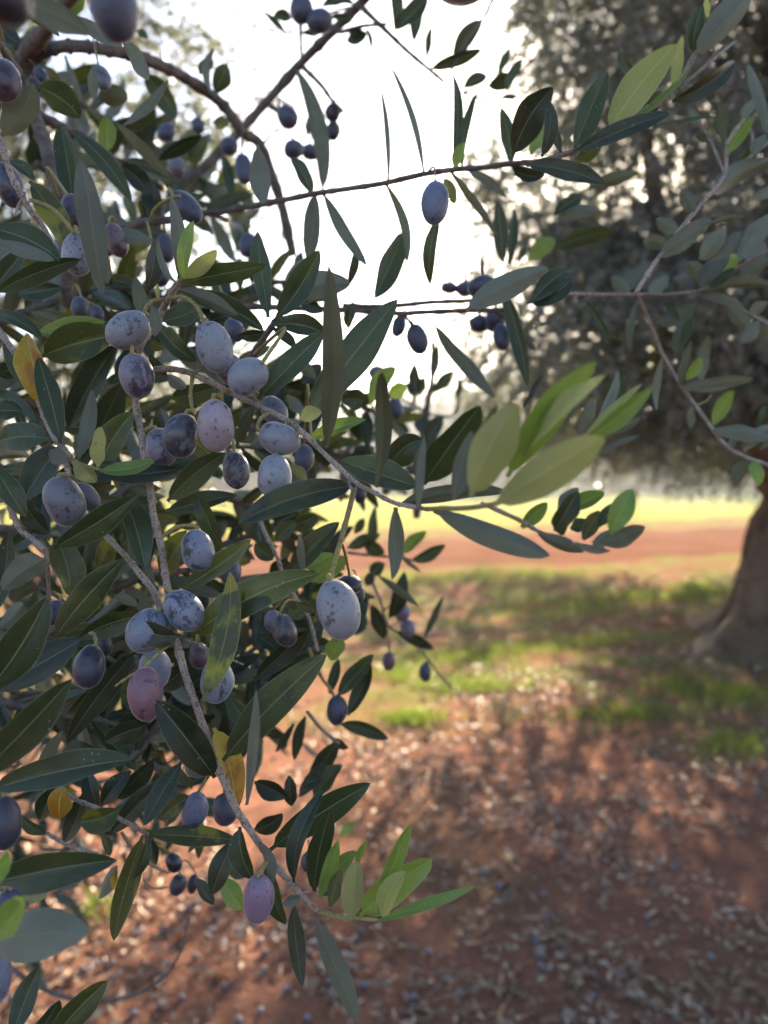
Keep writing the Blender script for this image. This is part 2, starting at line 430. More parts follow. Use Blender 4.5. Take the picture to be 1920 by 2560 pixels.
def crown_mesh(name, lobes, clusters, per, ll, lw, seed, mat, droop=.55, hole=None, fill=.45):
    """lobes: ellipsoids (x, y, z, rx, ry, rz, weight); leaves hang along short twigs scattered through them"""
    rs = np.random.RandomState(seed)
    wts = np.array([l[3]*l[4]*l[5]*l[6] for l in lobes]); wts /= wts.sum()
    Vs, ts = [], []
    for l, wt in zip(lobes, wts):
        k = max(2, int(clusters*wt))
        d = rnd_dirs(rs, k); rad = rs.uniform(fill**3, 1.0, k)**(1/3)
        # an uneven outline: the lobe's reach changes with direction
        f1 = rs.normal(size=(5, 3))*2.2; ph = rs.uniform(0, 6, 5)
        reach = .95 + .2*np.sin(d @ f1.T + ph).sum(1)/1.6
        c = np.array(l[:3]) + d*(rad*reach)[:, None]*np.array(l[3:6])
        if hole is not None:
            keep = np.ones(k, bool)
            for (hx, hy, hz, hr, pr) in hole:
                hd = np.sqrt(((c - np.array([hx, hy, hz]))**2 * np.array([1, .25, 1])).sum(1))
                keep &= ~((hd < hr) & (rs.uniform(size=k) < pr))
            c, d = c[keep], d[keep]; k = len(c)
        td = d*.8 + rs.normal(size=(k, 3))*.45; td[:, 2] -= droop; td /= np.linalg.norm(td, axis=1)[:, None]
        tl = rs.uniform(3.0, 6.5, k)*ll
        clt = rs.uniform(0, 1, k)
        s = rs.uniform(0, 1, (k, per))
        base = c[:, None, :] + td[:, None, :]*(s*tl[:, None])[:, :, None] + rs.normal(size=(k, per, 3))*ll*.12
        base[:, :, 2] -= (s**2*tl[:, None])*.25
        ld = td[:, None, :]*.75 + rnd_dirs(rs, k*per).reshape(k, per, 3)*.85
        ld = ld.reshape(-1, 3); ld /= np.linalg.norm(ld, axis=1)[:, None]
        n = k*per
        Vs.append(leaf_quads(rs, base.reshape(-1, 3), ld, rs.uniform(.7, 1.2, n)*ll, rs.uniform(.75, 1.2, n)*lw))
        ts.append(np.clip(np.repeat(clt, per)*.7 + rs.uniform(0, .4, n) - .05, 0, 1))
    return quads_mesh(name, np.concatenate(Vs), np.concatenate(ts), mat, 2, 4)

def limb(parent, P, r0, r1, seed, name='limb', mat=None, sides=12, local=True):
    rng = random.Random(seed)
    C = catmull([Vector(p) for p in P], 8); N = len(C)
    v, f = tube(C, r0, r1, rng, sides, False)
    o0 = C[0].copy(); v = [q - o0 for q in v]
    return link(name, mesh(name, v, f), mat or M['T'], parent, o0)

def olive_tree(label, loc, lobes, clusters, per, ll, lw, seed, trunk_r, limbs, mat=CROWN, group=None, name='olive_tree', hole=None, trunk=None):
    root = bpy.data.objects.new(name, None); COL.objects.link(root); root.location = loc
    tag(root, label, 'tree', group)
    rng = random.Random(seed)
    if trunk is None:
        # gnarled trunk: rings with buttress roots at the foot
        V, F = [], []; H = limbs[0][0][2]; big = trunk_r > .4
        NR, NS = (90, 140) if big else (22, 36)
        ph = [rng.uniform(0, 6) for _ in range(6)]
        for i in range(NR + 1):
            s = i/NR; z = -.05 + s*(H + .05)
            for j in range(NS):
                a = 2*math.pi*j/NS
                fl = 1.1*math.exp(-s*4.8)
                r = trunk_r*(1 + fl*(1 + .26*math.sin(3*a + ph[0]) + .2*math.sin(5*a + ph[1])) + .10*math.sin(4*a + ph[2] + 2.4*s) + .07*math.sin(7*a + ph[3] - 3*s) + .04*math.sin(11*a + ph[4] + 9*s))
                r *= (1 - .22*s + .08*math.sin(s*7 + ph[5]))
                if big:
                    # twisted fissures, burls and a hollow near the foot
                    q = Vector((math.cos(a + s*.9)*3.2, math.sin(a + s*.9)*3.2, z*1.1))
                    r *= 1 + .10*noise.noise(q) + .06*noise.noise(q*2.7) - .07*abs(noise.noise(Vector((q.x*3.5, q.y*3.5, z*1.6)))) + .02*noise.noise(q*9)
                    da = (a - 4.25 + math.pi) % (2*math.pi) - math.pi
                    r *= 1 - .34*math.exp(-(da/.17)**2 - ((z - .30)/.16)**2)
                V.append((r*math.cos(a) + .12*s*s, r*math.sin(a), z))
        for i in range(NR):
            for j in range(NS): F.append((i*NS+j, i*NS+(j+1) % NS, (i+1)*NS+(j+1) % NS, (i+1)*NS+j))
        F.append(tuple(NR*NS + j for j in range(NS)))
        link('trunk', mesh('trunk', V, F), M['T'], root, loc)
    lx, ly, lz = loc
    for i, L in enumerate(limbs):
        pts = [(lx + p[0], ly + p[1], lz + p[2]) for p in L]
        limb(root, pts, trunk_r*.55, trunk_r*.05, seed + i)
    me = crown_mesh('crown', lobes, clusters, per, ll, lw, seed, mat, hole=hole)
    o = bpy.data.objects.new('crown', me); COL.objects.link(o); o.parent = root; o.location = -Vector(loc)
    return root

def blade_mesh(name, base, dirs, rs, length, width, tone, mat):
    n = len(base); r = rnd_dirs(rs, n)
    side = np.cross(dirs, r); side /= np.linalg.norm(side, axis=1)[:, None] + 1e-9
    up = np.cross(side, dirs); L = length[:, None]; Wd = width[:, None]
    arc = lambda t: base + dirs*L*t - up*L*(.10*(2*t - 1)**2 - .1)
    P = [arc(0)]
    for t, wd in ((.22, .34), (.45, .5), (.72, .36)):
        P += [arc(t) + side*Wd*wd + up*Wd*.14, arc(t), arc(t) - side*Wd*wd + up*Wd*.14]
    P.append(arc(1.0))
    V = np.stack(P, 1); k = 11
    quad = [(0, 1, 2, 2), (0, 2, 3, 3), (1, 4, 5, 2), (2, 5, 6, 3), (4, 7, 8, 5), (5, 8, 9, 6), (7, 10, 8, 8), (8, 10, 9, 9)]
    tris = []
    for q in quad:
        tris.append(q[:3])
        if q[3] != q[2]: tris.append((q[0], q[2], q[3]))
    T = np.array(tris); m = len(T)
    me = bpy.data.meshes.new(name)
    me.vertices.add(n*k); me.vertices.foreach_set('co', V.reshape(-1).astype(np.float32))
    loops = ((np.arange(n)*k)[:, None, None] + T[None]).reshape(-1)
    me.loops.add(len(loops)); me.loops.foreach_set('vertex_index', loops.astype(np.int32))
    me.polygons.add(n*m); me.polygons.foreach_set('loop_start', (np.arange(n*m)*3).astype(np.int32))
    at = me.attributes.new('tone', 'FLOAT', 'POINT'); at.data.foreach_set('value', np.repeat(tone, k).astype(np.float32))
    me.update(); me.validate(); me.materials.append(mat); return me

def build_near_tree():
    # the tree the fruiting branches belong to: its trunk stands left of the picture, its inner foliage shows behind them
    loc = (-1.55, 1.55, 0)
    root = bpy.data.objects.new('olive_tree', None); COL.objects.link(root); root.location = loc
    tag(root, 'nearest olive tree, its dark inner foliage filling the left side behind the olives', 'tree')
    limb(root, [(loc[0], loc[1], -.05), (loc[0] + .02, loc[1], .4), (loc[0] + .1, loc[1] - .05, .9), (loc[0] + .05, loc[1], 1.5)], .2, .13, 3, 'trunk', None, 20)
    limb(root, [(loc[0] + .06, loc[1], 1.0), (-1.2, 1.45, 1.35), (-.9, 1.35, 1.5), (-.62, 1.3, 1.45)], .07, .02, 4)
    limb(root, [(loc[0] + .06, loc[1], 1.3), (-1.3, 1.4, 1.8), (-1.0, 1.3, 2.1), (-.8, 1.25, 2.3)], .07, .02, 5)
    limb(root, [(loc[0] + .06, loc[1], .8), (-1.25, 1.4, 1.0), (-.95, 1.35, 1.05), (-.7, 1.3, .95)], .06, .02, 6)
    rs = np.random.RandomState(31)
    B, D = [], []
    for (x, y, z, rx, ry, rz, n) in [(-.66, 1.25, 1.28, .30, .25, .30, 620), (-.62, 1.2, 1.02, .27, .22, .22, 560), (-.44, 1.15, 1.12, .17, .16, .17, 240), (-.335, 1.12, 1.09, .11, .12, .13, 130), (-1.05, 1.3, 1.3, .35, .3, .5, 500), (-.9, 1.4, 1.75, .36, .3, .30, 420)]:
        d = rnd_dirs(rs, n//8)*(rs.uniform(.1, 1, n//8)**(1/3))[:, None]
        c = np.array([x, y, z]) + d*np.array([rx, ry, rz])
        td = d*.6 + rs.normal(size=c.shape)*.5; td[:, 2] -= .35; td /= np.linalg.norm(td, axis=1)[:, None]
        for k in range(8):
            s_ = rs.uniform(0, .16, len(c))
            B.append(c + td*s_[:, None]); q = td*.6 + rnd_dirs(rs, len(c))*.8; D.append(q/np.linalg.norm(q, axis=1)[:, None])
    B = np.concatenate(B); D = np.concatenate(D); n = len(B)
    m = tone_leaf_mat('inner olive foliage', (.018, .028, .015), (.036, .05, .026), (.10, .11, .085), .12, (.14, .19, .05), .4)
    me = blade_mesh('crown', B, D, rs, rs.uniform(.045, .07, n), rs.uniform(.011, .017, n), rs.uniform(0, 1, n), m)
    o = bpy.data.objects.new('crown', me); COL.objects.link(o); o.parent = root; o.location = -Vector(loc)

def build_trees():
    T = (3.5, 6.4, 0)
    lobes = [(2.85, 6.3, 5.6, 1.9, 1.8, 1.7, 1.05), (1.75, 6.1, 5.2, .8, 1.0, 1.0, 1.35), (4.6, 6.4, 4.7, 2.2, 2.1, 2.0, .55), (2.2, 6.0, 2.4, 1.3, 1.5, .95, 1.5), (3.9, 6.5, 2.75, 1.9, 1.9, 1.3, 1.2),
             (1.95, 6.2, 3.65, 1.05, 1.3, .9, 1.7), (1.15, 6.0, 3.1, .5, .8, .85, 1.3), (3.0, 7.4, 3.8, 1.9, 1.2, 1.6, .45), (3.3, 8.1, 2.1, 1.6, 1.0, .75, 1.1), (2.7, 6.0, 7.4, 1.9, 1.8, 1.2, .35)]
    limbs = [[(0, 0, 1.25), (-.6, -.1, 2.0), (-1.2, -.2, 3.0), (-1.5, -.3, 4.2)], [(.1, 0, 1.2), (.4, .2, 2.1), (.9, .1, 3.2), (1.0, 0, 4.6)],
             [(0, 0, 1.2), (-.1, .5, 2.2), (-.4, .9, 3.2)], [(-.1, 0, 1.3), (-.3, -.3, 2.4), (-.4, -.2, 4), (-.5, -.1, 5.4)]]
    olive_tree('old olive tree with thick gnarled trunk, its shaded crown filling the upper right', T, lobes, 21000, 20, .066, .0205, 11, .53, limbs,
               hole=[(2.2, 6.2, 3.85, .45, .66), (1.5, 6.0, 3.9, .45, .6), (2.9, 6.3, 3.5, .45, .45)])
    # the next tree, upper left
    T2 = (-3.0, 4.6, 0)
    lobes = [(-1.75, 4.2, 3.1, .98, 1.1, 1.25, 1), (-1.55, 4.2, 1.95, .80, 1.0, .75, .9), (-2.6, 4.4, 2.6, 1.1, 1.2, 1.5, .9), (-1.2, 4.1, 3.5, .5, .6, .5, .5)]
    limbs = [[(0, 0, 1.0), (.4, -.1, 1.7), (.9, -.2, 2.4), (1.2, -.3, 3.2)], [(0, 0, 1.0), (-.2, .1, 2.0), (0, .1, 3.2)]]
    olive_tree('airy olive tree seen in soft blur behind the branches at the upper left', T2, lobes, 1700, 22, .066, .02, 17, .2, limbs)
    # trees further back
    far = [('low spreading olive tree in shade beyond the grass, behind the thick gnarled trunk', (7.55, 15.0, 0), [(3.2, 14.4, 2.55, 1.6, 1.5, .7, 1), (4.9, 14.6, 2.75, 1.4, 1.4, .75, .9), (7.3, 14.6, 2.8, 1.9, 1.6, .75, .8), (5.8, 14.6, 3.6, 1.0, 1.2, .75, 2.0)], 1500, 24, .10, .03),  # last lobe is added to keep sun off the thick trunk's roots
           ('low rounded tree at the far left end of the lawn', (-9, 44, 0), [(-9, 44, 3.4, 5, 4, 3.2, 1), (-5.5, 44, 2.2, 3, 3, 2.2, 1)], 2200, 24, .3, .12),
           ('pale leafy tree beyond the lawn, in the gap under the open sky', (2.0, 52, 0), [(2, 52, 2.9, 4.0, 4, 2.8, 1), (-2, 53, 2.3, 3, 3, 2.2, 1)], 2400, 24, .3, .12),
           ('small leafy tree beyond the lawn, right below the middle of the sky gap', (5.0, 49, 0), [(5.0, 49, 2.7, 2.6, 3, 2.6, 1)], 900, 24, .3, .12),
           ('broad tree beyond the lawn, just left of the crown of the old olive', (10, 47, 0), [(10, 47, 3.4, 5, 4, 3.3, 1), (6.6, 47, 2.4, 2.6, 3, 2.3, 1)], 2200, 24, .3, .12),
           ('dark bushy tree beyond the lawn, left of the thick trunk', (19, 44, 0), [(19, 44, 3.5, 6, 4, 3.4, 1), (15, 45, 2.6, 4, 3, 2.5, 1)], 2600, 24, .3, .12),
           ('tall tree beyond the lawn, seen behind the thick trunk', (28, 46, 0), [(28, 46, 3.8, 6, 4, 3.7, 1)], 2200, 24, .3, .12)]
    for i, (lab, loc, lobes, cl, per, ll, lw) in enumerate(far):
        tr = .2 if i < 1 else .4
        if i:
            k = 1.8; loc = (loc[0]*k, loc[1]*k, 0); ll *= k; lw *= k
            lobes = [(l[0]*k, l[1]*k, l[2]*k*1.1, l[3]*k, l[4]*k, l[5]*k*1.1, l[6]) for l in lobes]
        l0 = lobes[0]
        limbs = [[(0, 0, 1.0), (-.3, 0, 1.6), (-.5, 0, l0[2] - .2)], [(0, 0, 1.0), (.4, .1, 1.8), (.8, .1, l0[2])]]
        olive_tree(lab, loc, lobes, cl, per, ll, lw, 40 + i, tr, limbs, CROWN if i < 1 else FARC, 'trees beyond the near grove', 'olive_tree' if i < 1 else 'broadleaf_tree')

# ---------------------------------------------------------------- litter, grass, fallen olives
def build_litter():
    rs = np.random.RandomState(3)
    n = 68000
    # more litter near the camera; spread evenly over the visible wedge
    y = 1.3 + 9.5*rs.uniform(0, 1, n)**1.35
    x = rs.uniform(-.62, .62, n)*(y + .5)
    # clumps and bare spots
    f = np.sin(x*3.1 + 1.3*np.sin(y*2.2)) + np.sin(y*3.7 + 2*np.sin(x*1.7)) + .6*np.sin(x*9 + y*7)
    f += .9*np.sin(x*17 + 3*np.sin(y*6)) * np.sin(y*14 + 2*np.sin(x*8))
    keep = rs.uniform(-1.4, 2.0, n) < f
    x, y = x[keep], y[keep]; n = len(x)
    base = np.stack([x, y, rs.uniform(.003, .016, n)], 1)
    a = rs.uniform(0, 6.283, n); dirs = np.stack([np.cos(a), np.sin(a), rs.uniform(-.12, .35, n)], 1); dirs /= np.linalg.norm(dirs, axis=1)[:, None]
    ln, wd = rs.uniform(.014, .055, n), rs.uniform(.007, .017, n)
    tw = rs.uniform(size=n) < .05; ln[tw] = rs.uniform(.05, .16, tw.sum()); wd[tw] = .0045
    V = leaf_quads(rs, base, dirs, ln, wd, .3)
    V[:, :, 2] = np.maximum(V[:, :, 2], .004)
    a_ = NT('dead leaves'); at = a_.n('ShaderNodeAttribute', attribute_name='tone')
    cr = a_.n('ShaderNodeValToRGB'); a_.l(at.outputs['Fac'], cr.inputs[0])
    e = cr.color_ramp.elements; e[0].color = (.13, .075, .055, 1); e[1].color = (.64, .53, .42, 1)  # palest dead-leaf tones brightened to stand in for sun glints
    for pos, col in ((.3, (.26, .165, .12, 1)), (.5, (.32, .22, .16, 1)), (.7, (.22, .20, .13, 1)), (.85, (.5, .38, .26, 1))):
        q = e.new(pos); q.color = col
    p = a_.n('ShaderNodeBsdfPrincipled', i_Roughness=.6); p.inputs['Specular IOR Level'].default_value = .25; a_.l(cr.outputs[0], p.inputs['Base Color'])
    a_.l(p.outputs[0], a_.out.inputs[0])
    me = quads_mesh('leaf_litter', V, rs.uniform(0, 1, n), a_.m, 2, 4)
    o = bpy.data.objects.new('leaf_litter', me); COL.objects.link(o)
    tag(o, 'dry fallen olive leaves scattered over the red soil', 'leaf litter', kind='stuff')

def build_grass():
    rs = np.random.RandomState(8)
    pats = [(1000, 1690, 110, 26), (1130, 1650, 140, 24), (1290, 1630, 150, 22), (1470, 1605, 130, 18), (1690, 1715, 110, 34), (1860, 1740, 100, 30), (1840, 1870, 130, 40), (1190, 1720, 150, 18),
            (1080, 1450, 200, 12), (1300, 1440, 180, 12), (1500, 1500, 220, 18), (1750, 1480, 90, 22), (1350, 1530, 220, 18), (60, 2350, 90, 60), (240, 2280, 60, 40), (1550, 1790, 160, 24), (1020, 1800, 90, 20)]
    B, D = [], []
    Ls, Ws = [], []
    for (cx, cy, rx, ry) in pats:
        n = int(560 if cy < 2200 else 70)
        for _ in range(n):
            g = rs.normal(size=2)*.55
            q = G(cx + g[0]*rx, max(1300, cy + g[1]*ry))
            B.append((q.x, q.y, .002)); a = rs.uniform(0, 6.283); l = rs.uniform(.3, .9)
            D.append((math.cos(a)*l, math.sin(a)*l, 1)); Ls.append(rs.uniform(.025, .075)*(1 if q.y < 8 else 1.5)); Ws.append(rs.uniform(.004, .008)*(1 if q.y < 8 else 2))
    B = np.array(B); D = np.array(D); D /= np.linalg.norm(D, axis=1)[:, None]
    V = leaf_quads(rs, B, D, np.array(Ls), np.array(Ws), .1)
    V[:, :, 2] = np.maximum(V[:, :, 2], .002)
    m = tone_leaf_mat('grass', (.10, .118, .03), (.18, .185, .05), (.15, .15, .045), .3, (.2, .3, .03), .5, .3)
    me = quads_mesh('grass', V, rs.uniform(0, 1, len(B)), m, 2, 4)
    o = bpy.data.objects.new('grass', me); COL.objects.link(o)
    tag(o, 'patches of short green grass on the orchard floor', 'grass', kind='stuff')

def build_fallen():
    rng = random.Random(12)
    spots = [(825, 2460), (838, 2440), (715, 2480), (655, 2530), (770, 2555), (905, 2330), (915, 2470), (1070, 2385), (1035, 2505), (1025, 2500), (1340, 2365), (1345, 2350), (1370, 2430), (1355, 2425), (1560, 2440), (1690, 2155), (1680, 2175), (1825, 2290), (1780, 2400), (1515, 2160), (1360, 2240), (1370, 2295),
             (210, 2425), (235, 2415), (265, 2420), (285, 2412), (160, 2445), (150, 2430), (28, 2505), (410, 2420), (490, 2395), (545, 2300), (560, 2475), (450, 2500), (400, 2520), (330, 2540), (240, 2260), (190, 2290), (160, 2240), (600, 2330), (530, 2330), (470, 2280), (660, 2430), (600, 2560),
             (870, 2360), (890, 2355), (1250, 2220), (1270, 2240), (1250, 2215), (650, 2360), (660, 2390), (1100, 2100), (1400, 2060), (1180, 2190), (1620, 2300), (1480, 2500), (1150, 2490), (980, 2240)]
    src = None
    for i, (x, y) in enumerate(spots):
        q = G(x + rng.uniform(-4, 4), y + rng.uniform(-4, 4))
        if src is None:
            v, f = olive_mesh(.021, .0155, rng)
            o = link('fallen_olive', mesh('fallen_olive', v, f), M['olive']); src = o
        else:
            o = src.copy(); COL.objects.link(o)
        o.location = (q.x, q.y, .0085)
        o.rotation_euler = (math.pi/2 + rng.uniform(-.2, .2), rng.uniform(0, 6), rng.uniform(0, 6)); k = rng.uniform(.6, 1.2)
        o.color = (.15*k, .155*k, .20*k, rng.uniform(.1, .4))
        tag(o, 'small bluish fallen olive lying among dead leaves on the red soil', 'olive', 'fallen olives on the soil')
    # clods of orange earth and pale stones
    cl = two_mat('orange clod', (.42, .2, .10), (.34, .15, .075), 60)
    st = two_mat('pale stone', (.36, .31, .26), (.28, .22, .18), 60)
    cspots = [(1400, 2285, 1), (1480, 2390, 1), (1770, 2008, 1), (1000, 1930, 1), (1255, 2190, 1), (875, 2370, 1), (1360, 2590, 0), (1175, 2450, 1), (1265, 2210, 1), (1515, 2215, 0), (1480, 2440, 0), (1350, 2390, 0), (1860, 2470, 1), (1895, 1985, 0), (830, 2495, 0), (960, 2135, 0), (1210, 2185, 0), (1410, 2135, 0), (1115, 2455, 0), (1270, 2570, 0), (1420, 2550, 0), (460, 2350, 1), (330, 2450, 0), (410, 2330, 0), (545, 2450, 1), (610, 2260, 1)]
    srcs = {}
    for i, (x, y, k) in enumerate(cspots):
        q = G(x, y)
        if k not in srcs:
            V, F = olive_mesh(.05, .042, rng)
            V = [p*(1 + .16*math.sin(p.x*260 + 1) + .12*math.sin(p.y*310 + p.z*190)) for p in V]
            o = link('earth_clod' if k else 'stone', mesh('clod', V, F), cl if k else st); srcs[k] = o
        else:
            o = srcs[k].copy(); COL.objects.link(o)
        s = rng.uniform(.45, .95); o.scale = (s, s*rng.uniform(.7, 1), s*.7)
        o.location = (q.x, q.y, .010*s); o.rotation_euler = (0, 0, rng.uniform(0, 6))
        if k: tag(o, 'small rounded orange clod of earth on the orchard floor', 'clod', 'clods of earth on the soil')
        else: tag(o, 'small pale stone among dead leaves on the orchard floor', 'stone', 'pale stones on the soil')

def build_bare_twig():
    rng = random.Random(77)
    P = [px('J', u, v) + (d,) for u, v, d in ((-120, 1200, .62), (50, 1283, .62), (200, 1385, .62), (330, 1452, .62), (450, 1492, .62), (600, 1502, .62), (760, 1500, .62), (900, 1455, .62), (1000, 1400, .62), (1090, 1320, .62), (1150, 1230, .62), (1190, 1140, .62), (1222, 965, .62))]
    C = catmull([cs(*p) for p in P], 7)
    v, f = tube(C, .0021, .0009, rng, 8, True)
    wb = W(C[0])
    o = link('bare_twig', mesh('bare_twig', [W(q) - wb for q in v], f), M['N'], None, wb)
    tag(o, 'leafless dark twig curving in an arc above the litter at the lower left', 'twig')
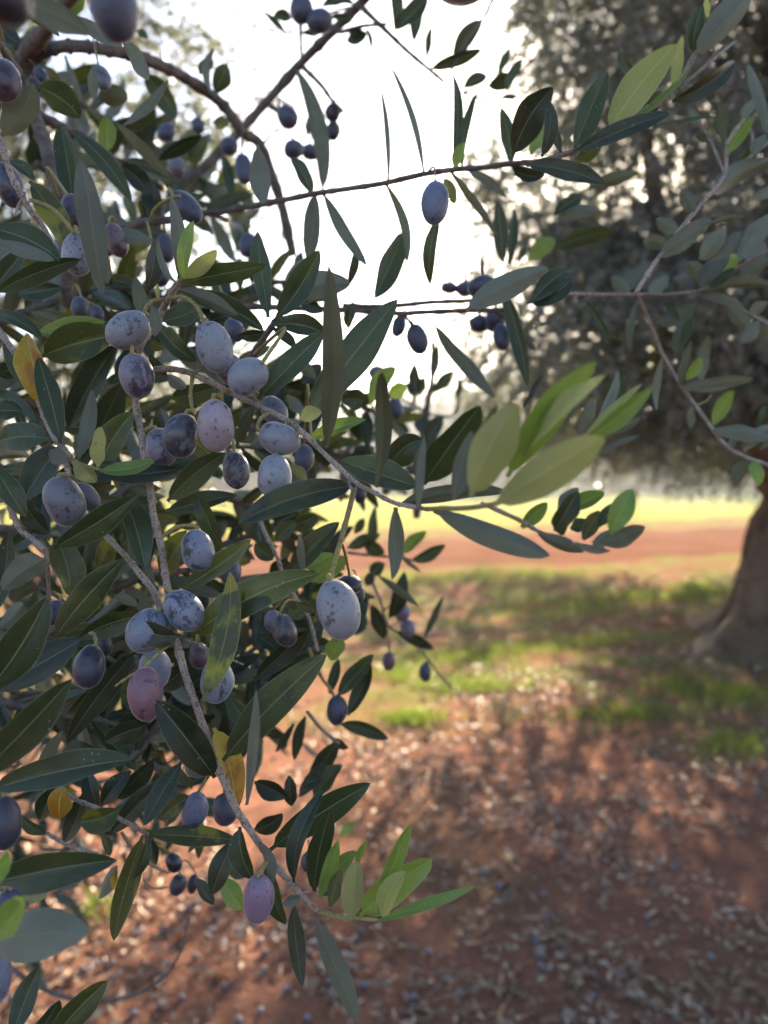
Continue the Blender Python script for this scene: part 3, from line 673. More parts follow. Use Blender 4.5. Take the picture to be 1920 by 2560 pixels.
# ---------------------------------------------------------------- traced foreground branches
# "# label" opens a branch; "S tile mat w0 w1 | u,v,depth ..." a stem; "L tile kind depth[>tipdepth] u,v u,v width [bend] [roll] [!]" a leaf
# (tile coordinates are those of a 3 x 4 grid over the picture; widths are in the same unit; ! = blunt tip)
BR = '''
# brown fruiting branch running from the olive cluster down to the blurred yellow shoot
S E S 42 30 | -660,735,.305 -530,735,.305 -410,765,.303 -260,835,.30 -160,890,.297 0,965,.292 240,1090,.285 440,1280,.278 650,1470,.268 780,1540,.258 900,1600,.25 1100,1640,.235
S E Y 34 24 | 1100,1640,.235 1400,1630,.212 1620,1585,.2 1840,1500,.19 1980,1380,.188
S E S 20 16 | -410,765,.302 -370,740,.3 -350,710,.3
S E S 24 18 | 610,1450,.27 610,1490,.268 630,1520,.266
L E g .29 10,925 445,490 170 -14 20
L E g .305 330,1045 918,278 235 -10 -15
L E s .27>.215 455,1235 470,45 148 8 20
L E s .255>.21 775,1500 815,750 118 0 15
L E p .275 290,1060 428,1008 100 0 25
L E y .3 330,1185 712,1060 92 12 20
L E s .235 1048,1640 1090,1160 62 -8 30
L E g .25>.23 1085,1480 1455,970 230 -20 25
L E s .215 1275,1580 1400,1130 125 -8 30
L E g .29 1060,1500 548,1325 190 -18 -25
L E s .25 920,1620 1640,1530 112 -24 20
L E d .275>.262 640,1490 -115,1735 190 34 -15
L E z .19>.18 1390,1560 1690,955 280 -26 15
L E d .33 860,1370 1075,1190 185 -40 20 !
L E s .32 225,1350 332,1462 72 10 30
L F y .2>.178 -30,1430 550,680 205 -42 -10
L F p .2>.178 60,1330 605,770 130 10 40
L F z .19>.172 -130,1610 605,1180 265 -16 10
L F y .2 480,1190 910,845 112 14 20
L F p .21 470,1170 845,825 52 -6 50
L F s .22 530,1120 682,738 62 -8 40
L F g .24 590,1105 720,768 128 10 20
L F s .22 640,1150 835,1050 62 10 30
L F s .26 440,1150 532,915 84 0 30
L F s .21 540,1290 830,1160 34 -6 40
L H s .25 905,-30 880,440 105 8 20
L H s .235>.215 1150,-10 1908,284 165 -16 15
# grey hanging branch that droops through the middle to the bright green shoot at its tip
S D S 44 50 | 1150,180,.31 1050,350,.31 985,470,.31 900,620,.308 880,930,.305 915,1150,.302 975,1500,.3 990,1659,.298 1040,1859,.296 1062,1999,.294 1085,2159,.292 1110,2359,.29 1140,2490,.287 1200,2709,.285 1270,2909,.283 1385,3259,.282
S K S 50 34 | -275,-60,.282 -179,150,.282 -119,280,.282 0,460,.282 100,600,.282 220,740,.281 330,860,.28 400,930,.28
S K Y 34 24 | 400,930,.28 560,968,.28 680,975,.28 790,985,.28
S K S 14 10 | 300,810,.281 360,800,.283 410,830,.285
S G S 24 12 | 1180,820,.288 1350,890,.285 1470,945,.283 1580,990,.282
S G Y 26 14 | 1110,840,.286 1010,930,.276 900,1030,.272 830,1070,.27 745,1130,.268
L G t .265 1315,1225 1490,385 172 42 25
L G g .29 1235,800 2066,402 225 -30 15
L G d .275 1160,800 868,735 160 -26 20
L G d .27 1395,1720 1003,1218 225 20 -10
L G o .298 1385,1400 1525,1940 168 -36 15
L G s .28 1600,1900 1660,1145 72 12 35
L G g .292 1445,1612 2120,922 235 -34 18
L K g .295 92,530 742,98 190 -8 15
L K d .277 250,745 440,133 112 -22 30
L K g .287 375,810 488,258 152 -16 12
L K y .28 418,845 535,463 95 -14 40
L K y .292 465,770 652,538 108 -16 20
L K y .295 650,640 724,470 46 -6 40
L K t .277 478,900 552,658 92 -6 25
L K z .272 620,985 650,603 142 -4 12 !
L K y .286 675,955 1142,586 190 -16 12 !
L K y .279 790,948 1006,358 108 -26 30
L K p .273 820,960 972,668 128 -14 25
L K y .278 795,990 1422,764 74 42 35
L K d .281 245,885 303,1418 112 8 20
L K s .277 393,985 662,1652 138 -4 12
L K s .28 285,845 168,875 72 4 30
L K g .292 90,610 192,1012 115 22 30
L K s .272 15,480 97,782 72 -12 35
L K g .288 -100,380 -20,720 130 20 30
# leafy spur at the top of the hanging branch with one bright yellow-green young leaf
S D S 26 40 | 1195,120,.292 1160,175,.3 1110,250,.305 1050,350,.31
S D Y 30 22 | 1060,285,.303 1000,288,.298 955,320,.295 935,365,.295
S D Y 30 24 | 1100,275,.303 1190,268,.296 1270,320,.292 1325,430,.29
S D Y 26 22 | 1250,765,.303 1235,880,.298 1240,960,.295 1255,1035,.292
S D Y 28 24 | 1500,865,.296 1440,885,.293 1430,935,.29
L D p .288 1190,140 1405,-40 102 8 15
L D y .29 1180,145 1255,-230 90 -10 25
L D s .295 1160,150 1110,-390 92 10 30
L D s .298 1140,168 1022,-115 46 -6 40
L D s .3 910,385 880,138 92 12 20
L D g .308 865,205 720,160 80 14 30
L D p .3 1030,285 1020,178 30 0 30
L D d .325 950,240 1012,-120 112 -10 30
L D s .282 985,330 1000,520 80 -20 20
L D g .29 1010,440 1278,682 120 30 -10
L D s .287 1160,218 1542,390 92 -20 25
L D g .298 1180,245 1710,486 128 -40 -15
L D g .296 1205,172 1725,60 140 -14 15
L D g .33 1050,420 1300,330 150 20 30
L D t .305 970,560 1055,600 62 0 30
L D d .32 960,640 1085,775 62 -6 40
L D s .325 1090,770 1205,855 82 0 30
L D g .34 1110,925 1440,845 140 -10 15
# thick curved limb arching over the upper left corner
S A N 75 120 | 620,-180,.36 420,20,.4 290,200,.44 190,330,.47 120,450,.48
S A N 78 60 | 150,480,.48 205,385,.475 300,330,.47 400,302,.47 520,300,.475 650,315,.48 780,338,.49 900,368,.5 1030,420,.52 1200,505,.54 1400,640,.57 1500,750,.58 1570,860,.59 1680,930,.6 1760,1130,.61 1830,1350,.62 1900,1659,.63
S A N 46 58 | -60,220,.34 15,310,.37 70,400,.41 120,470,.47
S A N 70 95 | 120,450,.48 155,540,.475 190,650,.46 245,800,.44 310,1000,.42 345,1130,.415 390,1300,.41 420,1480,.41 440,1700,.42 450,1990,.43
S A N 70 60 | -60,665,.42 40,670,.43 125,690,.44 280,765,.45 450,850,.46 640,960,.47 790,1110,.48
L A s .2 140,0 580,218 165 -10 10
L A s .3 120,80 388,238 62 -8 35
L A s .32 470,105 792,303 95 -14 20
L A s .31 785,245 965,515 100 16 25
L A y .42 420,90 545,-15 82 0 30
L A g .42 20,110 100,350 132 14 25
L A d .4 -20,120 130,280 110 14 25
L A g .34 238,560 518,770 185 -40 20
L A s .4 605,425 612,645 64 12 30
L A s .43 640,635 830,640 132 -20 20 !
L A g .52 930,480 1145,770 135 -16 15
L A s .38 800,810 1095,515 66 10 45
L A g .37 390,810 470,1300 135 -10 20
L A y .44 690,985 690,752 116 0 20
L A s .4 745,790 1110,1165 76 -14 40
L A g .4 470,860 855,1310 118 -10 30
L A d .43 790,1080 965,1265 135 -20 15
L A g .46 815,1040 1155,1205 76 -14 20
L A d .52 1025,1035 1308,875 82 8 30
L A d .45 1000,1180 1025,1510 105 12 20
L A d .45 930,1240 985,1370 70 0 20
L A s .42 705,1340 805,1510 112 0 20
L A s .55 1370,600 1392,310 56 -10 45
L A g .56 1290,480 1380,380 80 0 30
L A g .58 1475,410 1400,610 122 14 20
L A t .62 1380,790 1490,800 84 0 20
L A g .6 1440,1000 1515,1310 72 10 20
L A g .5 880,190 960,250 45 0 30
L A d .5 160,470 300,400 60 10 20
L A s .52 420,360 540,660 40 -10 40
L A t .5 290,430 420,580 70 -10 30
# upper left twig with a broad silvery leaf, at the left edge of the photo
S A S 34 42 | -30,860,.3 0,910,.3 60,1100,.3 150,1290,.3
S A S 42 30 | 150,1290,.3 200,1370,.3 260,1440,.302 330,1560,.305
S A S 20 14 | 150,1290,.3 118,1330,.298 100,1400,.295
S A Y 26 22 | 195,1297,.3 320,1340,.297 410,1420,.293 480,1515,.29
S A N 56 40 | 780,1490,.38 950,1440,.385 1100,1425,.39 1250,1390,.4
S A Y 26 22 | 985,1430,.385 1000,1360,.38 1090,1290,.375 1170,1270,.37
L A s .27 10,885 212,535 195 42 20
L A s .28 670,1890 515,1025 170 -14 15
L A g .26 -60,1480 388,1690 180 -50 25
L A s .255 -30,1555 352,1690 92 -10 30
L A t .32 190,1175 415,1610 165 -40 25
L A g .35 60,1045 222,1172 76 -14 20
L A s .36 640,1480 1000,1560 100 12 30
L D g .285 -30,240 522,22 132 -20 15
L D g .33 -30,190 150,-40 125 0 20
L D g .29 -40,360 276,546 92 -14 -25
L D s .36 200,365 400,440 62 0 30
L D g .42 120,250 400,200 120 10 20
L D s .33 660,240 640,10 66 0 40
L D s .34 700,180 690,-20 46 0 40
# crowded twig at the left edge with the folded yellow leaf
S D S 38 44 | -80,380,.33 0,490,.325 70,590,.32 130,680,.32 200,800,.32 260,960,.31 330,1130,.3 385,1215,.29 
S D S 36 40 | 385,1215,.29 430,1270,.285 475,1330,.285 500,1345,.283
S D S 40 34 | 410,1240,.287 430,1330,.285 450,1430,.283
S D Y 22 20 | 460,1310,.284 560,1360,.282 650,1385,.28
L D o .302 268,975 172,498 175 34 30
L D g .28 390,1215 250,653 145 -14 15
L D t .31 270,650 770,515 252 -22 10
L D y .318 250,495 690,428 96 -14 20
L D d .31 765,560 443,1120 172 12 -20
L D s .3 510,1315 594,862 98 16 40
L D d .335 600,1260 800,815 185 -20 20
L D t .3 650,1345 862,1020 172 -20 15 !
L D p .278 635,1365 655,1105 94 -20 30 !
L D y .279 650,1392 1002,1325 92 26 -25
L D d .29 640,1410 1170,1380 132 30 20
L D z .28 488,1325 622,1468 112 0 20
L D s .28 435,1325 315,1262 108 0 20
L D g .27 322,1192 -30,1205 190 20 15
L D g .3 -50,1010 145,1010 130 -10 20
L D d .298 390,1232 148,1590 200 14 25
L D g .272 -40,1360 175,1690 142 16 20
L D d .3 160,1590 320,1800 135 20 20
L D t .34 420,1000 555,1180 130 0 20
L D g .335 30,560 172,865 92 14 25
L D d .36 -20,760 130,720 120 0 20
L D t .34 410,1100 560,1120 110 0 20
# lower left twig with a spotted lobed leaf and long dark leaves
S G S 36 40 | 60,-40,.3 130,110,.298 210,175,.296 300,255,.293
S G S 30 24 | 300,255,.293 310,400,.295 320,580,.3
S G N 26 20 | 240,480,.33 340,530,.33 440,600,.33
L G g .262 -80,1155 303,552 255 16 15
L G g .25 -130,1690 466,1082 240 0 10
L G g .26 -60,1800 864,1602 205 -26 20
L G g .28 358,822 797,303 192 -12 12
L G g .315 925,672 515,815 150 12 20
L G d .296 -40,1165 525,825 225 -20 25
L G s .28 298,305 18,505 175 20 15 !
L G s .292 240,470 90,585 125 20 30 !
L G t .302 372,170 450,545 190 -16 15 !
L G d .285 -40,660 52,122 132 20 20
L G s .33 -10,750 155,592 132 0 20
L G s .28 250,1650 405,1415 72 -8 35
L G d .34 10,200 320,120 110 0 20
L G d .33 60,240 250,120 110 0 20
# slender branch that joins the hanging branch from the left below the mottled olives
S G S 34 46 | 480,-40,.315 640,110,.312 800,272,.308 905,400,.303 985,500,.3 1032,605,.296 1100,760,.29
L D g .288 350,1890 902,1540 172 14 15
L D g .302 785,1550 942,2035 172 -14 20
L D g .322 1085,1590 1462,1275 162 -16 18
L D g .335 1080,1650 1535,1550 122 16 20
L D g .325 1265,1540 1440,1900 115 -14 25
L D t .34 1265,1200 1375,1295 104 0 25
L G g .32 570,610 575,145 132 -14 20
L G t .335 625,395 735,145 122 0 25
L G g .302 1185,492 1628,177 140 12 15
L G s .3 740,545 895,612 66 -12 30
L G d .322 885,895 435,1485 155 14 20
L G t .345 1060,420 1210,120 150 0 20
L G d .33 950,1385 680,1490 150 10 20
L G g .37 1300,730 1430,590 120 0 20
L G g .4 1480,1190 1620,1420 122 0 20
L G d .34 640,1545 390,1590 130 0 20
L G d .335 760,1430 980,1300 140 0 20
L G t .33 800,1160 1000,950 110 10 20
L G d .34 1030,1150 1200,1010 120 0 20
# bottom left sprig of broad blurred leaves close to the lens
S J S 40 30 | -150,700,.24 -90,900,.235 -60,1130,.23 -80,1400,.25 30,1800,.28
L J g .26 -70,745 758,598 235 -34 15
L J y .2 -70,780 45,530 96 10 20
L J y .2>.19 -70,1100 160,825 175 22 15
L J s .215>.2 -80,1130 583,1065 310 -10 10
L J g .28 75,1740 256,1288 145 -14 20
L J g .285 240,1740 386,1503 112 0 25
L J t .275 325,1780 697,1378 172 -10 15
L J z .3 160,840 300,828 66 0 30
# shaded twigs low on the left with black olives and leaves turning yellow
S J S 24 26 | 300,420,.33 420,490,.328 520,530,.325 640,560,.325
S J S 26 28 | 380,110,.31 480,200,.31 640,262,.31 800,340,.31 960,432,.308
S J S 22 18 | 790,420,.32 860,520,.34 950,610,.38 1090,680,.42
S J S 16 14 | 930,720,.4 1000,780,.42 1090,770,.43
L J o .3 415,130 390,333 152 14 20
L J d .31 352,120 255,338 112 0 20
L J d .312 540,170 413,482 122 -8 25
L J t .3 775,262 518,343 162 -16 15
L J d .312 1075,80 718,428 132 12 20
L J d .305 1175,-40 928,375 132 0 20
L J t .28 925,435 736,1122 142 20 18
L J g .275 965,435 858,720 72 0 30
L J t .3 965,432 1545,470 130 -16 20
L J t .31 1235,185 1035,335 112 12 20
L J d .335 1525,470 1370,820 142 0 20
L J y .36 1430,710 1572,915 132 14 20
L J d .36 1280,720 1385,885 84 0 20
L J s .36 755,635 638,845 82 0 35
L J o .36 740,655 735,790 44 0 30
L J g .34 665,420 715,570 62 0 25
L J d .34 985,470 1010,630 64 0 25
L J g .33 300,425 128,298 72 -10 30
L J g .4 1480,640 1600,700 84 0 25
L J d .34 560,20 640,260 110 0 20
L J d .33 850,20 660,240 120 0 20
L J d .33 1000,-60 760,200 120 0 20
# tall silhouetted branch crossing diagonally in front of the white sky
S B N 66 62 | 900,-220,.62 680,20,.65 480,220,.67 300,400,.69 60,670,.7 -150,900,.7 -330,1080,.69 -500,1200,.68
S B N 37 23 | 680,40,.65 760,120,.64 860,215,.63 980,330,.62 1110,440,.62 1222,532,.62
S B N 30 20 | 520,200,.66 560,205,.65 640,182,.64 720,165,.64 850,155,.63
S B N 34 22 | 310,440,.69 420,550,.68 500,660,.67 568,722,.67
S B N 27 20 | 288,130,.69 290,250,.69 296,390,.69
S B N 34 27 | 90,690,.7 120,705,.7 150,730,.7
S B N 22 18 | 1300,-200,.6 1180,-60,.6 1120,-20,.6 1000,-90,.6 885,-120,.6
S B N 16 14 | 1210,-90,.6 1160,40,.6 1136,165,.6
S B N 22 14 | 1620,-200,.6 1535,-10,.6 1470,125,.6 1380,260,.6 1285,420,.6 1268,470,.6
L B g .6 1470,125 1285,400 108 12 20
L B g .6 1130,445 1468,320 84 0 20
L B g .6 880,-110 896,198 83 0 25
L B g .6 1115,-30 898,195 112 -10 20
L B g .62 1080,-20 1025,272 81 10 25
L B g .63 230,120 112,112 71 6 30
L B g .66 50,78 202,225 38 -6 40
L B g .63 430,40 635,32 63 -18 30
L B g .63 480,110 625,128 46 -6 30
L B g .64 720,210 585,262 86 -10 20
L B g .64 710,225 600,215 81 10 20
L B g .64 718,188 744,322 33 -6 30
L B g .66 298,212 405,225 38 -6 30
L B g .6 1135,165 1107,380 46 8 40
L B g .69 130,620 160,520 31 0 30
L B g .72 330,880 350,745 56 0 30
L B s .55 430,1250 253,443 112 62 20
S B N 18 14 | 1800,380,.7 1659,500,.7 1500,560,.7 1340,600,.7 1440,640,.7 1560,720,.7
L B g .7 1340,570 1500,490 84 0 20
L B g .7 1500,560 1670,478 100 10 20
L B g .7 1570,485 1642,308 56 0 25
L B g .7 1580,640 1700,625 40 0 25
# dark horizontal twig carrying one bluish olive across the open sky
S B N 40 34 | -500,1400,.41 -200,1365,.415 0,1330,.42 200,1292,.42 400,1252,.42 620,1220,.415 830,1187,.41 1080,1130,.4 1300,1097,.395 1480,1085,.39 1659,1060,.385 1840,1050,.38
S C S 36 32 | 180,1050,.38 400,980,.375 620,860,.37 800,740,.37 980,660,.37 1060,590,.37 1130,460,.37 1185,350,.37
S C S 22 16 | 1060,590,.37 1240,440,.375 1350,350,.38 1450,265,.385
S B S 16 12 | 1110,1120,.398 1150,1080,.396 1160,1130,.394 1160,1180,.392
L B g .42 1283,1104 1270,470 63 -10 30
L B g .42 1337,1098 1432,595 58 8 35
L B y .41 1290,1100 1352,925 71 -6 25
L B s .41 1086,1134 863,412 43 34 30
L B s .42 856,1186 807,558 36 16 30
L B s .42 388,1254 345,1710 112 12 20
L B s .42 432,1246 718,1725 84 -20 25
L B s .41 838,1188 972,1720 63 -10 35
L B g .42 960,1490 765,1935 150 -14 15
L B s .4 1256,1106 1567,1533 53 -8 30
L B s .4 1362,1094 1624,1282 63 -8 30
L B g .4 1186,1400 1128,1850 88 12 25
L B g .5 1600,1700 1564,1300 96 0 25
L B g .42 1650,1062 1588,698 96 24 25
L B g .45 365,1265 225,1020 92 10 20
L B s .37 10,935 40,1320 135 -16 15
L B t .42 1215,1160 1287,1328 83 -14 20
L C g .36 405,965 618,463 162 0 18
L C p .34 628,855 1068,284 212 -30 12
L C d .345 395,985 1028,733 116 12 20
L C p .38 1040,570 1105,228 72 8 30
L C s .34 1180,355 1570,-60 175 -18 15
L C g .36 1185,345 1242,35 104 -34 20
L C p .37 1270,110 1255,-20 42 0 30
L C d .37 1035,655 1445,398 122 14 22
L C y .36 790,790 1145,468 44 8 40
L C g .38 775,800 982,596 112 -8 15
L C s .4 1235,445 1458,262 36 0 40
L C d .36 5,1010 268,565 195 -36 15
L C d .34 190,1015 242,652 92 22 25
L C y .38 122,1005 218,788 82 0 20
L C d .35 95,1070 608,1192 122 -18 20
L C s .4 505,1218 825,1120 82 -14 25
L C d .39 0,1075 215,1125 85 34 20
L C t .4 410,1040 580,950 92 0 25
L C g .38 320,990 275,820 60 10 30
L C g .45 795,480 705,318 62 -8 30
L C g .5 -30,590 62,385 64 0 25
L C g .5 -20,1710 12,1355 64 0 25
L C g .48 40,1690 82,1580 40 0 30
# olive shoot rising at the right edge with one pale silvery leaf
S C S 20 30 | 1562,680,.42 1500,780,.415 1410,900,.41 1388,960,.41 1388,1060,.41 1378,1135,.405 1310,1230,.4 1230,1320,.395 1080,1500,.385 950,1670,.38 800,1900,.37
S C S 20 26 | 1720,900,.43 1659,925,.425 1560,1000,.42 1470,1082,.415 1395,1130,.408
S C S 16 16 | 1550,840,.43 1562,920,.425 1560,1005,.42
S C S 18 14 | 1200,780,.42 1290,920,.42 1350,1060,.41 1378,1135,.405
L C g .43 955,805 1345,755 24 -6 40
L C s .4 1372,950 1350,648 54 -18 30
L C y .42 1400,1005 1565,752 92 -8 20
L C s .42 1652,860 1524,408 74 8 30
L C s .4 1308,1255 1700,1035 132 -12 20
L C s .45 298,1420 575,1375 92 -34 20
L C g .45 275,1390 455,1268 84 0 20
L C s .38 940,1670 1295,1418 124 -10 20
L C s .38 1285,1445 1510,1408 34 0 35
L C s .38 1215,1680 1385,1470 122 10 20
L C s .385 1290,1690 1490,1495 104 0 20
L C s .38 1470,1690 1700,1370 135 -10 20
L C g .48 280,1610 668,1500 112 -14 20
L C y .48 105,1690 275,1545 112 0 15
L C g .42 960,1610 1045,1465 72 0 25
L C s .4 1400,1620 1640,1560 90 0 25
L C g .44 1180,1460 1400,1400 40 0 35
L C s .41 1560,1290 1720,1210 70 0 25
L C s .39 1180,1380 1090,1230 96 10 20
L C s .4 1230,1320 1120,1310 76 0 25
L C g .42 1470,1080 1590,960 84 0 20
L C s .4 1560,1000 1640,870 84 -8 20
L C s .4 1080,1500 930,1420 92 8 20
L C s .385 1000,1610 850,1560 104 8 20
L C g .43 1290,920 1190,880 60 0 25
L C s .43 1230,830 1150,700 62 0 25
L C s .415 1500,780 1570,640 70 -8 20
L C g .41 1400,900 1300,790 72 8 20
# drooping twig in front of the shaded tree, its narrow leaves flashing white in places
S F S 24 22 | 340,245,.43 560,250,.44 820,250,.45 1000,250,.45 1200,228,.44 1290,190,.43 1440,90,.42 1700,-60,.41
S F S 20 30 | 815,255,.45 890,420,.455 960,600,.46 1030,730,.46 1090,832,.46 1190,972,.46 1295,1115,.455 1400,1240,.45 1530,1310,.445 1700,1370,.44
S F S 22 26 | 1180,240,.44 1400,310,.435 1560,390,.43 1750,500,.42
S F Y 14 12 | 1190,972,.46 1260,940,.462 1290,900,.465
L F s .45>.43 1088,835 1165,548 54 -8 20
L F y .47 1130,800 1222,655 72 0 25
L F s .5 1225,820 1275,515 84 0 25
L F s .45 1100,852 1565,795 92 10 20
L F s .45 935,995 980,648 48 -8 35
L F y .48 1305,1095 1435,868 92 -8 15
L F s .45 1295,1130 1700,1185 102 -14 25
L F s .46 1165,975 1160,1118 54 0 20
L F s .47 1195,300 945,435 112 -12 20
L F g .5 1145,325 1065,645 112 10 20
L F s .49 815,285 764,625 46 10 35
L F g .5 480,290 645,585 54 -8 30
L F s .5 695,215 955,35 124 0 20
L F s .42 1215,195 1410,-20 124 -12 20
L F g .42 1285,205 1445,75 66 0 25
L F s .42 1255,215 1720,205 76 -10 25
L F s .43 1200,250 1500,325 64 -12 25
L F y .43 1340,110 1460,-10 92 0 25
L F s .45 1505,1265 1700,1090 94 -10 20
L F g .46 1605,1110 1655,965 46 0 25
L F s .45 1470,160 1680,30 110 -10 20
L F s .45 1610,1250 1690,1130 60 0 20
L F s .47 1400,1250 1440,1160 50 0 25
L F g .46 1080,420 1000,300 50 0 30
L F s .43 1540,380 1660,300 80 0 25
L F s .43 1400,310 1540,480 96 10 20
L F s .42 1600,420 1500,560 92 -8 20
L F s .44 1250,190 1130,40 96 8 20
L F g .43 1330,150 1290,-40 100 10 20
L F s .43 1560,390 1690,520 90 0 20
L F s .42 1520,30 1640,-90 110 8 20
L F s .45 1530,1310 1450,1480 92 10 20
L F y .44 1560,1320 1600,1490 84 0 20
L F s .47 760,250 640,130 84 8 20
L F s .48 900,250 1010,120 92 -8 20
# pair of thin twigs in the centre sky hung with dark ripe olives at the right
S E N 43 31 | -300,330,.46 0,330,.46 200,335,.46 560,350,.46 940,372,.46 1070,365,.46 1370,355,.46 1620,350,.455
S E N 37 29 | 560,322,.5 760,328,.5 950,318,.5 1130,300,.5 1370,290,.5 1560,280,.49
S E N 23 20 | 930,375,.46 975,400,.46 1010,450,.46
S E N 34 31 | 1560,360,.455 1640,420,.46 1720,500,.46 1800,600,.46
S E N 43 34 | -60,700,.36 100,460,.35 130,420,.345 200,330,.34 330,280,.36
L E g .33 135,400 412,-40 170 12 15
L E g .33 80,400 10,-160 122 10 20
L E g .33 105,455 475,512 130 -24 18
L E g .35 110,470 255,610 72 -8 30
L E s .36 245,285 612,185 175 -44 15 !
L E d .4 280,295 450,350 84 0 20
L E g .4 600,470 632,295 74 0 25
L E d .43 645,-40 600,190 62 0 25
L E s .385 1545,915 1160,450 94 14 20
L E s .33 1360,350 1895,78 165 -20 15
L F g .34 120,300 385,85 122 -12 15
L F d .345 110,300 390,150 145 30 20
L E d .36 -120,520 90,490 80 0 25
L F g .44 -60,200 100,850 100 -20 25
L F d .45 70,980 200,770 36 0 30
L E y .5 735,955 905,718 120 -10 15
L E y .48 855,910 972,835 100 0 15
L E d .4 710,940 555,935 140 14 15 !
L E s .38 200,640 390,800 90 0 20
L E d .42 300,830 420,700 110 0 20
L E s .4 200,900 320,1020 80 0 20
# small dark sapling shoot standing against the glare low in the sky gap
S E N 31 58 | 1148,560,.8 1142,800,.8 1112,960,.8 1090,1150,.8 1060,1350,.8 1040,1700,.8
S E N 20 26 | 1030,680,.8 1030,900,.8 1000,1000,.8 940,1080,.8
S E N 17 20 | 1320,800,.8 1310,960,.8 1260,1040,.8 1110,1020,.8
S E N 17 20 | 930,920,.8 1010,960,.8 1110,1020,.8
L E g .8 1030,920 1026,692 83 0 20
L E g .8 1140,805 1182,573 66 -10 25
L E g .8 1152,885 1280,742 82 -8 20
L E g .8 1060,905 1095,778 63 0 25
L E g .8 1312,925 1328,795 38 0 30
L E g .8 1040,910 970,820 56 0 25
L E d .78 1090,1200 1210,1040 110 0 20
L E d .78 1060,1150 1080,1010 81 0 20
L E d .78 1060,1260 1180,1180 110 0 20
L E g .8 960,1060 890,960 81 0 20
L E d .8 1000,1140 870,1100 80 0 20
# leafy shoot with bright green tip hanging in front of the red path
S I S 20 34 | 600,238,.223 470,215,.223 350,192,.223 180,130,.223 80,70,.223 0,30,.223 -200,-60,.216
L I g .220 275,125 435,-130 135 -12 15
L I t .223 460,180 565,-10 102 0 20
L I y .209 640,145 785,-150 150 -16 12
L I g .223 560,90 680,-60 92 0 20
L I s .212 570,195 862,92 128 24 20
L I s .220 175,135 468,262 92 14 25
L I y .230 60,100 230,-60 100 0 20
L I s .216 420,200 640,250 50 8 30
L I g .230 380,110 500,60 90 0 20
L F y .230 345,1650 600,1535 112 0 20
L I g .225 330,150 300,-20 96 0 20
L I s .22 520,205 700,120 96 10 20
L F s .23 300,1640 430,1500 104 0 20
# distant twig of tiny olives hanging over the sunlit red soil
S H S 22 16 | 590,262,.6 700,275,.6 860,290,.6 950,300,.6 1010,310,.6
S H S 20 14 | 730,405,.6 800,560,.61 860,740,.62 960,790,.63 1040,860,.64 1120,960,.64 1180,1040,.64 1262,1140,.65
S H Y 12 10 | 850,770,.62 860,850,.63 865,900,.64
S H Y 12 10 | 860,755,.62 900,725,.61 935,710,.6
S H Y 12 10 | 1085,910,.64 1110,950,.64 1120,985,.64
L H g .58 590,235 805,145 84 0 20
L H g .58 715,255 772,-40 62 -8 25
L H g .6 640,140 700,40 60 0 20
L H g .58 700,195 835,265 92 0 20
L H y .58 945,275 1105,125 82 -8 18
L H g .59 1005,315 1226,208 82 14 18
L H s .6 928,250 1072,392 32 0 35
L H g .58 735,405 835,335 92 0 20
L H d .58 720,480 740,390 72 0 20
L H d .58 860,690 962,385 104 8 20
L H s .5 795,415 1055,612 52 -8 30
L H d .6 745,600 830,825 92 -8 20
L H d .62 915,780 1155,890 74 -12 25
L H g .64 1090,810 1218,540 46 10 30
L H d .58 640,480 700,660 100 0 20
L H d .58 690,640 640,800 110 0 20
# low twig with one plump blue olive and drooping pointed leaves
S H Y 20 24 | 510,1200,.42 470,1130,.42 430,1080,.42 380,980,.41 330,850,.4 
S H S 24 24 | 330,1290,.44 410,1390,.44 480,1455,.44 545,1500,.44
L H g .42 530,1195 764,925 112 -12 18
L H d .42 596,1315 742,960 102 12 20
L H g .45 545,1372 858,1472 92 -8 20
L H d .45 325,1325 248,1610 72 8 20
L H d .45 245,1375 125,1560 44 0 20
L H d .45 535,1480 350,1690 115 -10 15
L H d .44 490,1465 598,1532 52 0 20
L H g .45 475,1175 535,950 72 0 20
L K d .38 215,50 232,248 92 8 15
L K d .42 280,185 450,-30 92 0 20
L K g .42 375,195 560,-20 112 -8 20
L K d .36 -10,90 200,192 122 -12 20
L K d .36 -10,400 170,292 112 14 20
L K y .6 545,445 648,352 62 0 20
L K d .4 300,120 420,60 100 0 20
# leafy twig behind the large pale olive, hung from a yellow fruit stalk
S H Y 36 30 | 640,-160,.29 600,0,.285 545,200,.28 505,340,.275 480,455,.272
S H S 28 24 | 20,40,.37 60,140,.365 130,280,.36 180,410,.36 260,560,.36 340,680,.36 400,905,.36
L H d .335 200,405 540,65 142 12 15
L H s .33 312,405 282,135 54 -12 35
L H y .39 365,455 600,295 132 -8 15
L H y .38 325,370 500,270 92 0 20
L H t .36 -10,210 110,310 122 0 20
L H d .36 -10,1085 342,762 132 10 15
L H t .4 350,580 200,690 100 0 20
L H t .35 390,640 260,590 66 0 20
L H d .4 640,560 700,690 100 0 20
L H y .42 560,800 480,960 120 0 20
L H t .42 640,540 560,800 120 0 20
L H d .42 20,800 150,900 120 0 20
L H g .38 300,620 190,560 80 0 20
L H d .4 420,700 330,880 110 0 20
L H g .4 240,90 400,20 110 0 20
L H d .4 120,80 280,10 120 0 20
L H g .38 130,180 260,60 100 0 20
L H d .42 100,420 200,300 120 0 20
'''
